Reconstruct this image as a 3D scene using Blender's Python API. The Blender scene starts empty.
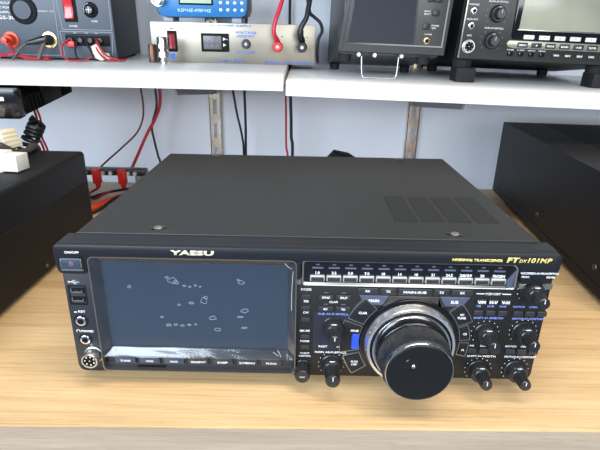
import bpy, bmesh, math, random
from mathutils import Vector, Matrix
random.seed(7)
S = 0.001                       # all builders take millimetres
PI = math.pi
SC = bpy.context.scene
COL = SC.collection

# ------------------------------------------------------------------ materials
def mat(name, color, rough=0.5, metal=0.0, spec=0.5, bump=None, coat=0.0, emit=None, trans=0.0, alpha=1.0, speck=None):
    m = bpy.data.materials.new(name); m.use_nodes = True
    nt = m.node_tree; b = nt.nodes['Principled BSDF']
    b.inputs['Base Color'].default_value = (*color, 1)
    b.inputs['Roughness'].default_value = rough
    b.inputs['Metallic'].default_value = metal
    b.inputs['Specular IOR Level'].default_value = spec
    b.inputs['Coat Weight'].default_value = coat
    b.inputs['Coat Roughness'].default_value = 0.08
    b.inputs['Transmission Weight'].default_value = trans
    b.inputs['Alpha'].default_value = alpha
    if emit:
        b.inputs['Emission Color'].default_value = (*emit[0], 1); b.inputs['Emission Strength'].default_value = emit[1]
    tc = nt.nodes.new('ShaderNodeTexCoord')
    if bump:
        sc, st = bump
        n = nt.nodes.new('ShaderNodeTexNoise'); n.inputs['Scale'].default_value = sc; n.inputs['Detail'].default_value = 4
        bp = nt.nodes.new('ShaderNodeBump'); bp.inputs['Strength'].default_value = st; bp.inputs['Distance'].default_value = 0.0004
        nt.links.new(tc.outputs['Object'], n.inputs['Vector'])
        nt.links.new(n.outputs['Fac'], bp.inputs['Height']); nt.links.new(bp.outputs['Normal'], b.inputs['Normal'])
    if speck:
        sc, c2 = speck
        n = nt.nodes.new('ShaderNodeTexNoise'); n.inputs['Scale'].default_value = sc; n.inputs['Detail'].default_value = 5
        r = nt.nodes.new('ShaderNodeValToRGB'); r.color_ramp.elements[0].position = 0.38; r.color_ramp.elements[1].position = 0.66
        r.color_ramp.elements[0].color = (*color, 1); r.color_ramp.elements[1].color = (*c2, 1)
        nt.links.new(tc.outputs['Object'], n.inputs['Vector'])
        nt.links.new(n.outputs['Fac'], r.inputs['Fac']); nt.links.new(r.outputs['Color'], b.inputs['Base Color'])
    return m

M = {}
M['cover'] = mat('black_painted_steel', (0.0175, 0.0185, 0.0185), 0.45, spec=0.5, bump=(2200, 0.35))
M['sidebox'] = mat('satin_black_steel', (0.009, 0.009, 0.010), 0.5, spec=0.2, bump=(1800, 0.3))
M['head'] = mat('charcoal_plastic', (0.010, 0.0115, 0.015), 0.38, spec=0.35)
M['panel'] = mat('dark_panel_plastic', (0.009, 0.0095, 0.010), 0.42, spec=0.4)
M['lpanel'] = mat('slate_panel_plastic', (0.018, 0.020, 0.026), 0.4, spec=0.45)
M['tint'] = mat('violet_tinted_panel', (0.018, 0.018, 0.030), 0.45, spec=0.4)
M['gloss'] = mat('gloss_black', (0.006, 0.006, 0.007), 0.12, spec=0.6)
M['key'] = mat('grey_black_key', (0.028, 0.028, 0.030), 0.35, spec=0.5)
M['keyblue'] = mat('smoky_blue_key', (0.075, 0.085, 0.13), 0.3, spec=0.6)
M['slate_key'] = mat('slate_key', (0.030, 0.045, 0.075), 0.3, spec=0.6)
M['blue'] = mat('emissive_blue_key', (0.02, 0.06, 0.55), 0.3, emit=((0.03, 0.10, 0.9), 0.25))  # blue key colour with weak emission
M['knob'] = mat('knob_black', (0.014, 0.015, 0.017), 0.3, spec=0.6)
M['hole'] = mat('socket_dark', (0.003, 0.003, 0.003), 0.6, spec=0.2)
M['white'] = mat('white_print', (0.80, 0.80, 0.80), 0.6)
M['bluetxt'] = mat('blue_print', (0.22, 0.29, 0.72), 0.6)
M['gold'] = mat('gold_print', (0.85, 0.70, 0.22), 0.45)
M['cream_print'] = mat('pale_gold_print', (0.85, 0.80, 0.62), 0.4, metal=0.3)
M['chrome'] = mat('chrome', (0.75, 0.75, 0.75), 0.14, metal=1.0)
M['steel'] = mat('steel', (0.62, 0.61, 0.58), 0.32, metal=1.0)
M['gold_metal'] = mat('gold_metal', (0.8, 0.6, 0.25), 0.25, metal=1.0)
M['trim'] = mat('silver_trim', (0.42, 0.40, 0.36), 0.28, metal=0.85)
M['trimlite'] = mat('silver_keycap_face', (0.60, 0.59, 0.56), 0.35, metal=0.6)
M['screen'] = mat('screen_glass', (0.017, 0.030, 0.050), 0.22, spec=0.6)
M['rubber'] = mat('rubber', (0.015, 0.015, 0.016), 0.75, spec=0.3)
M['shelf'] = mat('white_melamine', (0.80, 0.80, 0.78), 0.35, spec=0.5)
M['shelftop'] = M['shelf']
M['wall'] = mat('painted_wall', (0.82, 0.84, 0.90), 0.85, bump=(60, 0.25), speck=(3.0, (0.78, 0.80, 0.87)))
M['floor'] = mat('grey_floor', (0.12, 0.15, 0.20), 0.7, speck=(30, (0.15, 0.18, 0.23)))
M['upright'] = mat('zinc_upright', (0.66, 0.66, 0.66), 0.22, metal=0.95, speck=(14, (0.55, 0.42, 0.26)))
M['armgrey'] = mat('grey_bracket_paint', (0.22, 0.24, 0.27), 0.5)
M['ps'] = mat('blue_grey_paint', (0.072, 0.086, 0.110), 0.42, spec=0.5, bump=(900, 0.3))
M['psside'] = mat('dark_case_paint', (0.022, 0.022, 0.025), 0.45)
M['psline'] = mat('pale_line_print', (0.42, 0.45, 0.50), 0.6)
M['red'] = mat('red_plastic', (0.75, 0.03, 0.025), 0.35)
M['redlens'] = mat('red_rocker', (0.65, 0.03, 0.035), 0.2, coat=0.5)
M['darkred'] = mat('dark_red_rocker', (0.30, 0.02, 0.03), 0.25)
M['orange'] = mat('orange_red_plastic', (0.80, 0.07, 0.02), 0.35)
M['redwire'] = mat('red_wire', (0.42, 0.015, 0.025), 0.4)
M['brownwire'] = mat('brown_red_wire', (0.10, 0.012, 0.014), 0.4)
M['blackwire'] = mat('black_wire', (0.010, 0.012, 0.014), 0.4)
M['greywire'] = mat('grey_wire', (0.045, 0.045, 0.04), 0.5)
M['taupe'] = mat('taupe_strap', (0.12, 0.09, 0.08), 0.6)
M['paper'] = mat('paper_tag', (0.68, 0.63, 0.50), 0.8)
M['cream'] = mat('cream_nylon', (0.72, 0.66, 0.48), 0.5)
M['nylon'] = mat('white_nylon', (0.72, 0.71, 0.66), 0.5)
M['brushed'] = mat('brushed_aluminium', (0.32, 0.285, 0.22), 0.36, metal=0.75, speck=(9, (0.27, 0.245, 0.20)))
M['sidesteel'] = mat('grey_case', (0.30, 0.30, 0.30), 0.5, metal=0.4)
M['anablue'] = mat('blue_plastic', (0.015, 0.16, 0.42), 0.35)
M['paleblue'] = mat('pale_blue_print', (0.55, 0.80, 0.85), 0.5)
M['lcd'] = mat('lcd_green', (0.30, 0.42, 0.28), 0.25, spec=0.6)
M['lcdgrey'] = mat('lcd_grey', (0.36, 0.35, 0.26), 0.22, spec=0.6, speck=(14, (0.28, 0.28, 0.22)))
M['brown'] = mat('tarnished_brass', (0.16, 0.085, 0.055), 0.4, metal=0.7)
M['spkframe'] = mat('speaker_case', (0.050, 0.052, 0.055), 0.4, spec=0.5)
M['spkgrille'] = mat('speaker_cloth', (0.030, 0.033, 0.042), 0.85, bump=(1500, 1.0))
M['rig'] = mat('olive_black_plastic', (0.020, 0.020, 0.018), 0.4, bump=(1500, 0.3))
M['rigband'] = mat('champagne_band', (0.34, 0.32, 0.25), 0.35, metal=0.6)
M['meter'] = mat('meter_face', (0.11, 0.10, 0.11), 0.3)
M['vent'] = mat('vent_perforation', (0.007, 0.007, 0.007), 0.7, bump=(1600, 1.0))

def film_mat():
    m = bpy.data.materials.new('clear_protective_film'); m.use_nodes = True
    nt = m.node_tree; nt.nodes.clear()
    o = nt.nodes.new('ShaderNodeOutputMaterial'); mx = nt.nodes.new('ShaderNodeMixShader')
    t = nt.nodes.new('ShaderNodeBsdfTransparent'); g = nt.nodes.new('ShaderNodeBsdfGlossy')
    d = nt.nodes.new('ShaderNodeBsdfDiffuse'); d.inputs['Color'].default_value = (0.40, 0.52, 0.75, 1)
    m2 = nt.nodes.new('ShaderNodeMixShader'); m2.inputs[0].default_value = 0.30
    g.inputs['Roughness'].default_value = 0.2; g.inputs['Color'].default_value = (0.95, 0.93, 0.9, 1)
    f = nt.nodes.new('ShaderNodeFresnel'); f.inputs['IOR'].default_value = 1.45
    mt = nt.nodes.new('ShaderNodeMath'); mt.operation = 'ADD'; mt.inputs[1].default_value = 0.045
    nt.links.new(f.outputs[0], mt.inputs[0]); nt.links.new(mt.outputs[0], mx.inputs[0])
    nt.links.new(g.outputs[0], m2.inputs[1]); nt.links.new(d.outputs[0], m2.inputs[2])
    nt.links.new(t.outputs[0], mx.inputs[1]); nt.links.new(m2.outputs[0], mx.inputs[2])
    nt.links.new(mx.outputs[0], o.inputs['Surface'])
    return m
M['film'] = film_mat()

def wood_mat(name, c1, c2, c3):
    m = bpy.data.materials.new(name); m.use_nodes = True
    nt = m.node_tree; b = nt.nodes['Principled BSDF']; L = nt.links.new
    tc = nt.nodes.new('ShaderNodeTexCoord')
    def noise(scale, detail, sx, sy, rough=0.6):
        mp = nt.nodes.new('ShaderNodeMapping'); mp.inputs['Scale'].default_value = (sx, sy, sy)
        n = nt.nodes.new('ShaderNodeTexNoise'); n.inputs['Scale'].default_value = scale; n.inputs['Detail'].default_value = detail
        n.inputs['Roughness'].default_value = rough; n.inputs['Distortion'].default_value = 0.4
        L(tc.outputs['Object'], mp.inputs['Vector']); L(mp.outputs['Vector'], n.inputs['Vector']); return n
    a = noise(3.0, 4, 0.8, 14); f = noise(9.0, 6, 1.0, 45, 0.7); p = noise(20, 3, 2.0, 60, 0.6)
    r = nt.nodes.new('ShaderNodeValToRGB')
    r.color_ramp.elements[0].position = 0.30; r.color_ramp.elements[0].color = (*c1, 1)
    r.color_ramp.elements[1].position = 0.72; r.color_ramp.elements[1].color = (*c3, 1)
    r.color_ramp.elements[0].position = 0.36; r.color_ramp.elements[1].position = 0.64
    e = r.color_ramp.elements.new(0.5); e.color = (*c2, 1)
    mx = nt.nodes.new('ShaderNodeMath'); mx.operation = 'MULTIPLY_ADD'; mx.inputs[1].default_value = 0.5
    mh = nt.nodes.new('ShaderNodeMath'); mh.operation = 'MULTIPLY'; mh.inputs[1].default_value = 0.5
    L(a.outputs['Fac'], mh.inputs[0]); L(f.outputs['Fac'], mx.inputs[0]); L(mh.outputs[0], mx.inputs[2])
    L(mx.outputs[0], r.inputs['Fac'])
    pr = nt.nodes.new('ShaderNodeValToRGB'); pr.color_ramp.elements[0].position = 0.30; pr.color_ramp.elements[1].position = 0.42
    pr.color_ramp.elements[0].color = (0.62, 0.55, 0.45, 1); pr.color_ramp.elements[1].color = (1, 1, 1, 1)
    L(p.outputs['Fac'], pr.inputs['Fac'])
    mul = nt.nodes.new('ShaderNodeMix'); mul.data_type = 'RGBA'; mul.blend_type = 'MULTIPLY'; mul.inputs[0].default_value = 0.5
    L(r.outputs['Color'], mul.inputs[6]); L(pr.outputs['Color'], mul.inputs[7]); L(mul.outputs[2], b.inputs['Base Color'])
    b.inputs['Roughness'].default_value = 0.38; b.inputs['Specular IOR Level'].default_value = 0.45
    bp = nt.nodes.new('ShaderNodeBump'); bp.inputs['Strength'].default_value = 0.12; bp.inputs['Distance'].default_value = 0.0004
    L(f.outputs['Fac'], bp.inputs['Height']); L(bp.outputs['Normal'], b.inputs['Normal'])
    return m
M['wood'] = wood_mat('oak_laminate', (0.39, 0.245, 0.115), (0.54, 0.365, 0.185), (0.62, 0.445, 0.245))
M['edge'] = wood_mat('oak_edge_band', (0.32, 0.24, 0.17), (0.385, 0.30, 0.215), (0.44, 0.355, 0.265))

# ------------------------------------------------------------------ builders
ORG = {}
class MB:
    def __init__(s): s.bm = bmesh.new()
    def box(s, x0, x1, y0, y1, z0, z1, bev=0, seg=2):
        b = bmesh.new(); bmesh.ops.create_cube(b, size=1)
        bmesh.ops.scale(b, vec=(x1-x0, y1-y0, z1-z0), verts=b.verts)
        bmesh.ops.translate(b, vec=((x0+x1)/2, (y0+y1)/2, (z0+z1)/2), verts=b.verts)
        if bev: bmesh.ops.bevel(b, geom=b.edges[:], offset=bev, segments=seg, affect='EDGES', profile=0.5)
        return s.merge(b)
    def merge(s, b, mtx=None):
        if mtx: bmesh.ops.transform(b, matrix=mtx, verts=b.verts)
        me = bpy.data.meshes.new('tmp'); b.to_mesh(me); b.free(); s.bm.from_mesh(me); bpy.data.meshes.remove(me); return s
    def prism(s, pts, a, b_, axis='y', bev=0, seg=2):
        """outline extruded; axis y: pts are (x,z); axis z: (x,y); axis x: (y,z)"""
        b = bmesh.new()
        def P(p, t):
            return {'y': (p[0], t, p[1]), 'z': (p[0], p[1], t), 'x': (t, p[0], p[1])}[axis]
        v0 = [b.verts.new(P(p, a)) for p in pts]; v1 = [b.verts.new(P(p, b_)) for p in pts]
        n = len(pts)
        f0 = b.faces.new(v0); f1 = b.faces.new(v1[::-1])
        for i in range(n): b.faces.new((v0[i], v1[i], v1[(i+1) % n], v0[(i+1) % n]))
        bmesh.ops.recalc_face_normals(b, faces=b.faces)
        if bev: bmesh.ops.bevel(b, geom=list(set(f0.edges) | set(f1.edges)), offset=bev, segments=seg, affect='EDGES', profile=0.5)
        return s.merge(b)
    def lathe(s, prof, o, axis='-y', n=40, flute=None):
        """prof: [(distance along axis, radius)...] from origin o"""
        d = {'-y': Vector((0, -1, 0)), 'y': Vector((0, 1, 0)), 'z': Vector((0, 0, 1)), 'x': Vector((1, 0, 0)), '-z': Vector((0, 0, -1))}[axis] if isinstance(axis, str) else Vector(axis).normalized()
        u = d.orthogonal().normalized(); w = d.cross(u); o = Vector(o)
        b = bmesh.new(); rings = []
        for k, (t, r) in enumerate(prof):
            if r < 1e-6: rings.append([b.verts.new(o + d*t)]); continue
            ring = []
            for i in range(n):
                a = 2*PI*i/n; rr = r
                if flute and flute[0] <= k <= flute[1] and i % 2: rr = r - flute[2]
                ring.append(b.verts.new(o + d*t + (u*math.cos(a) + w*math.sin(a))*rr))
            rings.append(ring)
        for A, B in zip(rings, rings[1:]):
            for i in range(n):
                j = (i+1) % n
                if len(A) == 1 and len(B) == 1: break
                if len(A) == 1: b.faces.new((A[0], B[i], B[j]))
                elif len(B) == 1: b.faces.new((A[i], A[j], B[0]))
                else: b.faces.new((A[i], A[j], B[j], B[i]))
        for R_ in (rings[0], rings[-1]):
            if len(R_) > 2: b.faces.new(R_)
        bmesh.ops.recalc_face_normals(b, faces=b.faces)
        return s.merge(b)
    def tube(s, pts, r, n=8, sub=6, closed=False):
        P = [Vector(p) for p in pts]
        if sub > 1 and len(P) > 2:
            Q = []; m = len(P)
            rng = range(m if closed else m-1)
            for i in rng:
                p0 = P[(i-1) % m] if closed or i > 0 else P[0]; p1 = P[i]; p2 = P[(i+1) % m]
                p3 = P[(i+2) % m] if closed or i+2 < m else P[-1]
                for k in range(sub):
                    t = k/sub
                    Q.append(0.5*((2*p1)+(-p0+p2)*t+(2*p0-5*p1+4*p2-p3)*t*t+(-p0+3*p1-3*p2+p3)*t**3))
            if not closed: Q.append(P[-1])
            P = Q
        b = bmesh.new(); rings = []; m = len(P); up = None
        for i, p in enumerate(P):
            a = P[(i-1) % m] if closed or i > 0 else p; c = P[(i+1) % m] if closed or i < m-1 else p
            d = (c-a).normalized() if (c-a).length > 1e-9 else Vector((0, 0, 1))
            if up is None: up = d.orthogonal().normalized()
            up = (up - d*up.dot(d)); up = up.normalized() if up.length > 1e-6 else d.orthogonal().normalized()
            w = d.cross(up); rr = r(i/(m-1)) if callable(r) else r
            rings.append([b.verts.new(p + (up*math.cos(2*PI*k/n)+w*math.sin(2*PI*k/n))*rr) for k in range(n)])
        for i in range(m if closed else m-1):
            A, B = rings[i], rings[(i+1) % m]
            for k in range(n): b.faces.new((A[k], A[(k+1) % n], B[(k+1) % n], B[k]))
        if not closed: b.faces.new(rings[0][::-1]); b.faces.new(rings[-1])
        bmesh.ops.recalc_face_normals(b, faces=b.faces)
        return s.merge(b)
    def text(s, txt, x, z, y, h, w=None, italic=0.0, bold=0.0, align='C', ry=0):
        """lettering standing on a face that looks to -y; h = cap height, w = full width"""
        c = bpy.data.curves.new('t', 'FONT'); c.body = txt; c.size = 1; c.resolution_u = 2; c.offset = bold
        o = bpy.data.objects.new('t', c); COL.objects.link(o)
        dg = bpy.context.evaluated_depsgraph_get(); me = bpy.data.meshes.new_from_object(o.evaluated_get(dg))
        bpy.data.objects.remove(o); bpy.data.curves.remove(c)
        if not me.vertices: return s
        xs = [v.co.x for v in me.vertices]; x0, x1 = min(xs), max(xs)
        k = h/0.73; kx = w/(x1-x0) if w else k
        b = bmesh.new(); b.from_mesh(me); bpy.data.meshes.remove(me)
        for v in b.verts:
            px = (v.co.x-(x0+x1)/2 if align == 'C' else v.co.x-x0)*kx; pz = v.co.y*k-h/2
            px += italic*pz
            if ry: px, pz = px*math.cos(ry)-pz*math.sin(ry), px*math.sin(ry)+pz*math.cos(ry)
            v.co = (x+px, y, z+pz)
        r = bmesh.ops.extrude_face_region(b, geom=b.faces[:])
        bmesh.ops.translate(b, vec=(0, -0.08, 0), verts=[e for e in r['geom'] if isinstance(e, bmesh.types.BMVert)])
        bmesh.ops.recalc_face_normals(b, faces=b.faces)
        return s.merge(b)
    def build(s, name, m, parent=None, smooth=True, ang=35):
        me = bpy.data.meshes.new(name); s.bm.to_mesh(me); s.bm.free()
        org = Vector((0, 0, 0))
        p = parent
        if parent is not None: org = ORG.get(parent.name, Vector((0, 0, 0)))
        me.transform(Matrix.Translation(-org)); me.transform(Matrix.Scale(S, 4))
        if smooth and me.polygons:
            me.polygons.foreach_set('use_smooth', [True]*len(me.polygons)); me.set_sharp_from_angle(angle=math.radians(ang))
        me.materials.append(M[m] if isinstance(m, str) else m)
        o = bpy.data.objects.new(name, me); COL.objects.link(o)
        if parent is not None:
            o.parent = parent; ORG[o.name] = org.copy()
        return o

class Print:
    """printed words and marks: every one a small part of its own"""
    def __init__(s, m, parent): s.m = m; s.p = parent
    def text(s, *a, **k): MB().text(*a, **k).build('lettering', s.m, s.p, smooth=False)
    def box(s, *a): MB().box(*a).build('printed_mark', s.m, s.p, smooth=False)
    def tube(s, *a): MB().tube(*a).build('printed_mark', s.m, s.p)
    def lathe(s, *a): MB().lathe(*a).build('printed_mark', s.m, s.p)
def tag(o, label=None, cat=None, group=None, kind=None):
    if label: o['label'] = label
    if cat: o['category'] = cat
    if group: o['group'] = group
    if kind: o['kind'] = kind
    return o
def thing(name, label, cat, loc=(0, 0, 0), rot=(0, 0, 0), group=None, local=False):
    """loc in mm. local=False: parts are written in world mm; local=True: parts are written from loc"""
    o = bpy.data.objects.new(name, None); COL.objects.link(o)
    o.empty_display_size = 0.01
    o.location = Vector(loc)*S; o.rotation_euler = rot
    ORG[o.name] = Vector((0, 0, 0)) if local else Vector(loc)
    return tag(o, label, cat, group)
def solo(mb, name, m, label, cat, org=(0, 0, 0), group=None, kind=None):
    o = mb.build(name, m); o.data.transform(Matrix.Translation(-Vector(org)*S)); o.location = Vector(org)*S
    return tag(o, label, cat, group, kind)
def rr(x0, x1, z0, z1, r, n=5):
    """rounded rectangle outline"""
    rs = r if isinstance(r, (tuple, list)) else (r,)*4
    out = []
    for (cx, cz, a0, q) in ((x1, z1, 0, rs[0]), (x0, z1, 90, rs[1]), (x0, z0, 180, rs[2]), (x1, z0, 270, rs[3])):
        sx = -1 if cx == x1 else 1; sz = -1 if cz == z1 else 1
        for i in range(n+1):
            a = math.radians(a0+90*i/n); out.append((cx+sx*q+q*math.cos(a), cz+sz*q+q*math.sin(a)))
    return out
def ring_frame(mb, outer, inner, y_out, y_in, y_back):
    """frame of two outlines with equal point count: outer at y_out, inner at y_in, both run back to y_back"""
    b = bmesh.new(); n = len(outer)
    A = [b.verts.new((p[0], y_out, p[1])) for p in outer]; B = [b.verts.new((p[0], y_in, p[1])) for p in inner]
    C = [b.verts.new((p[0], y_back, p[1])) for p in outer]; D = [b.verts.new((p[0], y_back, p[1])) for p in inner]
    for i in range(n):
        j = (i+1) % n
        for X, Y in ((A, B), (B, D), (D, C), (C, A)): b.faces.new((X[i], X[j], Y[j], Y[i]))
    bmesh.ops.recalc_face_normals(b, faces=b.faces)
    return mb.merge(b)
def sector(cx, cz, r0, r1, a0, a1, n=8):
    o = [(cx+r1*math.cos(math.radians(a0+(a1-a0)*i/n)), cz+r1*math.sin(math.radians(a0+(a1-a0)*i/n))) for i in range(n+1)]
    o += [(cx+r0*math.cos(math.radians(a1+(a0-a1)*i/n)), cz+r0*math.sin(math.radians(a1+(a0-a1)*i/n))) for i in range(n+1)]
    return o

# ================================================================== SETTING
tag(MB().box(-1600, 2000, 800, 900, -740, 1700).build('wall_back', 'wall', smooth=False), kind='structure')
tag(MB().box(-1600, 2000, -1800, 800, -760, -740).build('floor', 'floor', smooth=False), kind='structure')
tag(MB().box(-1600, 2000, 786, 800, -740, -660, 2).build('baseboard_back', 'shelf', smooth=False), kind='structure')

# ------------------------------------------------------------------ desk
desk = thing('desk', 'light oak laminate desk top holding the black radio transceiver', 'desk', (200, 350, -740))
MB().prism([(-900, -66), (1300, -34.8), (1300, 668), (-900, 664)], -34, 0, 'z', bev=1.5).build('desktop', 'wood', desk)
MB().prism([(-900, -67.0), (1300, -35.8), (1300, -35.0), (-900, -66.2)], -33, -1.8, 'z').build('edge_band', 'edge', desk)['label'] = 'greyer wood edge strip'
for x0, x1 in ((-880, -850), (1250, 1280)):
    MB().box(x0, x1, 0, 650, -740, -34, 1).build('side_panel', 'wood', desk)

# ------------------------------------------------------------------ shelves (drooping a little to the front)
L_ROT = (0.04, 0.003, 0); R_ROT = (0.026, 0.024, 0)
def shelf(x0, x1, z, y0, y1, rot, ox, label):
    o = MB().box(x0-ox, x1-ox, 0, y1-y0, -22, 0, 0.8).build('shelf_board', 'shelf')
    o.location = (ox*S, y0*S, z*S); o.rotation_euler = rot
    return tag(o, label, 'shelf', 'white shelf boards')
shelf(-760, 172.5, 250.2, 400, 795, L_ROT, -258, 'white shelf board on the left, under the grey power supply and the silver box')
shelf(176.8, 1000, 242.6, 396, 793, R_ROT, 177, 'white shelf board on the right, slightly lower, under the speaker and silver-buttoned radio')
tag(MB().box(-760, 1000, 335, 795, 520, 542, .8).build('shelf_board', 'shelf'), 'unseen white upper shelf board added above the instruments for its shade', 'shelf', 'white shelf boards')  # out-of-view board added to shade the shelf tops and wall below
def Lz(x, y): return 250.2 - 0.003*(x+258) + 0.04*(y-400)
def Rz(x, y): return 242.6 - 0.024*(x-177) + 0.026*(y-397)

def upright(xc, label):
    t = thing('shelf_upright', label, 'shelf upright', (xc, 799, 0), group='slotted shelf uprights')
    m = MB()
    for s in (-1, 1):
        m.box(xc+s*9-4.5, xc+s*9+4.5, 787, 789.5, 0, 760)
        m.box(xc+s*13-1, xc+s*13+1, 787, 799.5, 0, 760)
    z = 0
    while z < 750:
        m.box(xc-5, xc+5, 787, 789.5, z, z+24); z += 56
    m.build('slotted_channel', 'upright', t, smooth=False)
    m = MB()
    for z in (30, 310, 600): m.lathe([(0, 4.5), (1.6, 3.6), (2, 0)], (xc, 787, z+10), '-y', 12)
    m.build('screw', 'steel', t)
    return t
upright(-3, 'slotted metal shelf upright on the wall below the left shelf board')
upright(465, 'slotted metal shelf upright on the wall right of the black radio, below the right board')
def bracket(xc, z, label):
    t = thing('shelf_bracket', label, 'shelf bracket', (xc, 787, z), group='shelf bracket arms')
    o = MB().prism([(787, z+14), (787, z-52), (770, z-52), (452, z-15), (448, z-2)], xc-2, xc+2, 'x').build('bracket_arm', 'armgrey', t)
    MB().box(xc-9, xc+9, 452, 786, 0, 2).build('bracket_flange', 'armgrey', t)
    return t
def bracket2(xc, zf, zr, label):
    t = thing('shelf_bracket', label, 'shelf bracket', (xc, 787, zr), group='shelf bracket arms')
    MB().prism([(787, zr), (787, zr-60), (770, zr-60), (440, zf-14), (436, zf)], xc-1.5, xc+1.5, 'x').build('bracket_arm', 'armgrey', t)
    MB().prism([(787, zr), (787, zr-1.5), (436, zf-1.5), (436, zf)], xc-10, xc+10, 'x').build('bracket_flange', 'armgrey', t)
    return t
bracket2(-3, Lz(-3, 436)-22.8, Lz(-3, 787)-22.8, 'metal bracket arm poking out under the left shelf board')
bracket2(465, Rz(465, 436)-22.8, Rz(465, 787)-22.8, 'metal bracket arm poking out under the right shelf board')

# ================================================================== MAIN TRANSCEIVER
rd = thing('desktop_transceiver', 'wide black desktop radio transceiver with large blank screen and big tuning dial', 'radio transceiver', (210, 180, 0))
# cover and chassis
MB().prism([(5, 10), (415, 10), (415, 137.0), (412.5, 139.5), (7.5, 139.5), (5, 137.0)], 27, 343, 'y', bev=0.5).build('top_cover', 'cover', rd, ang=20)
MB().box(8, 412, 12, 341, 9, 14).build('chassis', 'panel', rd)
def foot_at(x, y): MB().lathe([(0, 13), (2, 14), (10, 15)], (x, y, 0), 'z', 28).build('foot', 'rubber', rd)
for x, y in ((45, 45), (375, 45), (45, 310), (375, 310)): foot_at(x, y)
# cover screws in dished recesses
for x, y in ((75, 41), (343, 40), (78, 330), (347, 333)):
    m = MB(); m.lathe([(0, 4.2), (1.1, 3.4), (1.5, 1.8), (1.5, 0)], (x, y, 139.5), 'z', 20)
    sc = m.build('cover_screw', 'trim' if y < 100 else 'knob', rd)
    MB().lathe([(0, 8), (0.25, 7.6), (0.25, 0)], (x, y, 139.4), 'z', 28).build('washer', 'gloss', sc)
# cooling vents: four slanted perforated panels
for i in range(4):
    x = 294.5 + 26.2*i
    q = MB(); q.prism([(x, 70), (x+21.5, 70), (x+21.5, 149.5), (x, 149.5)], 139.4, 139.75, 'z')
    v = q.build('vent_grille', 'vent', rd)
    q = MB()
    for k in range(26): q.box(x+1, x+20.5, 72+k*3, 72.7+k*3, 139.7, 139.95)
    q.build('vent_rib', 'cover', v, smooth=False)['kind'] = 'stuff'

# header: upper strip with lower tabs left and right, post between screen and band keys
def header_outline():
    p = []
    p += [(421, 134.5), (420.4, 137), (418.5, 138.6), (416, 139)]
    p += [(3, 139), (0.5, 138.6), (-1.2, 137), (-1.8, 134.5), (-1.3, 120), (-0.4, 115.5), (1.5, 113), (5, 112.2), (22, 112.2)]
    p += [(24.5, 113.5), (25.5, 126), (28, 128.8), (199, 128.8), (201, 127), (201, 111), (204.5, 111), (204.5, 125), (206.5, 128.3)]
    p += [(385, 128.3), (387.5, 126), (390, 114.5), (393, 110.9), (409, 110.9), (415, 113), (418.5, 118), (420.6, 126)]
    return p
MB().prism(header_outline(), 0, 9, 'y', bev=0.7).build('front_header', 'head', rd, ang=25)
MB().prism([(9, 112), (9, 138.6), (26.8, 138.6), (26.8, 112)], 0, 420, 'x', bev=0.4).build('header_shoulder', 'head', rd)
# lower front panel
MB().prism(rr(0, 420, 8.5, 113, (2, 2, 7, 7)), 6, 27, 'y', bev=0.8).build('front_panel', 'panel', rd, ang=25)
MB().prism(rr(0.4, 24.6, 15, 110.5, 1.5), 5.4, 6.6, 'y', bev=0.2).build('connector_panel', 'lpanel', rd)
MB().prism(rr(25, 203, 11.5, 20, 1.5), 5.3, 6.6, 'y', bev=0.2).build('lower_lip', 'lpanel', rd)
# silver trim between header and panel
m = MB(); m.prism([(391.5, 104.3), (420.3, 104.3), (420.3, 109.2), (391.5, 109.2)], 4.2, 8, 'y', bev=0.3)
m.build('silver_trim', 'trim', rd)
MB().prism([(200.2, 104.3), (205, 104.3), (205, 110.5), (200.2, 110.5)], 4.2, 8, 'y', bev=0.3).build('silver_trim', 'trim', rd)

# power button
f = MB(); ring_frame(f, rr(1.8, 22.8, 115.6, 129, 2.2), rr(3.2, 21.2, 117, 127.6, 1.5), -0.9, -0.3, 1); f = f.build('power_button', 'head', rd)
MB().prism(rr(4, 20.4, 117.4, 127.2, 1.2), -1.4, 0.6, 'y', bev=0.6).build('button_cap', 'slate_key', f)
for x0, x1 in ((3.3, 4.5), (19.9, 21.1)): MB().box(x0, x1, -1.2, 0.4, 118.5, 126.5, .4).build('button_bright_end', 'trim', f)  # silver strips imitate the bright ends of the shiny concave cap
m = MB(); ring_frame(m, rr(10.9, 14.3, 120.6, 124, 1.6), rr(11.5, 13.7, 121.2, 123.4, 1.0), -1.6, -1.6, -1.2)
m.box(12.3, 12.9, -1.7, -1.2, 122.4, 124.6); m.build('power_symbol', mat('dull_red_print', (0.32, 0.12, 0.14), 0.5), f)

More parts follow.
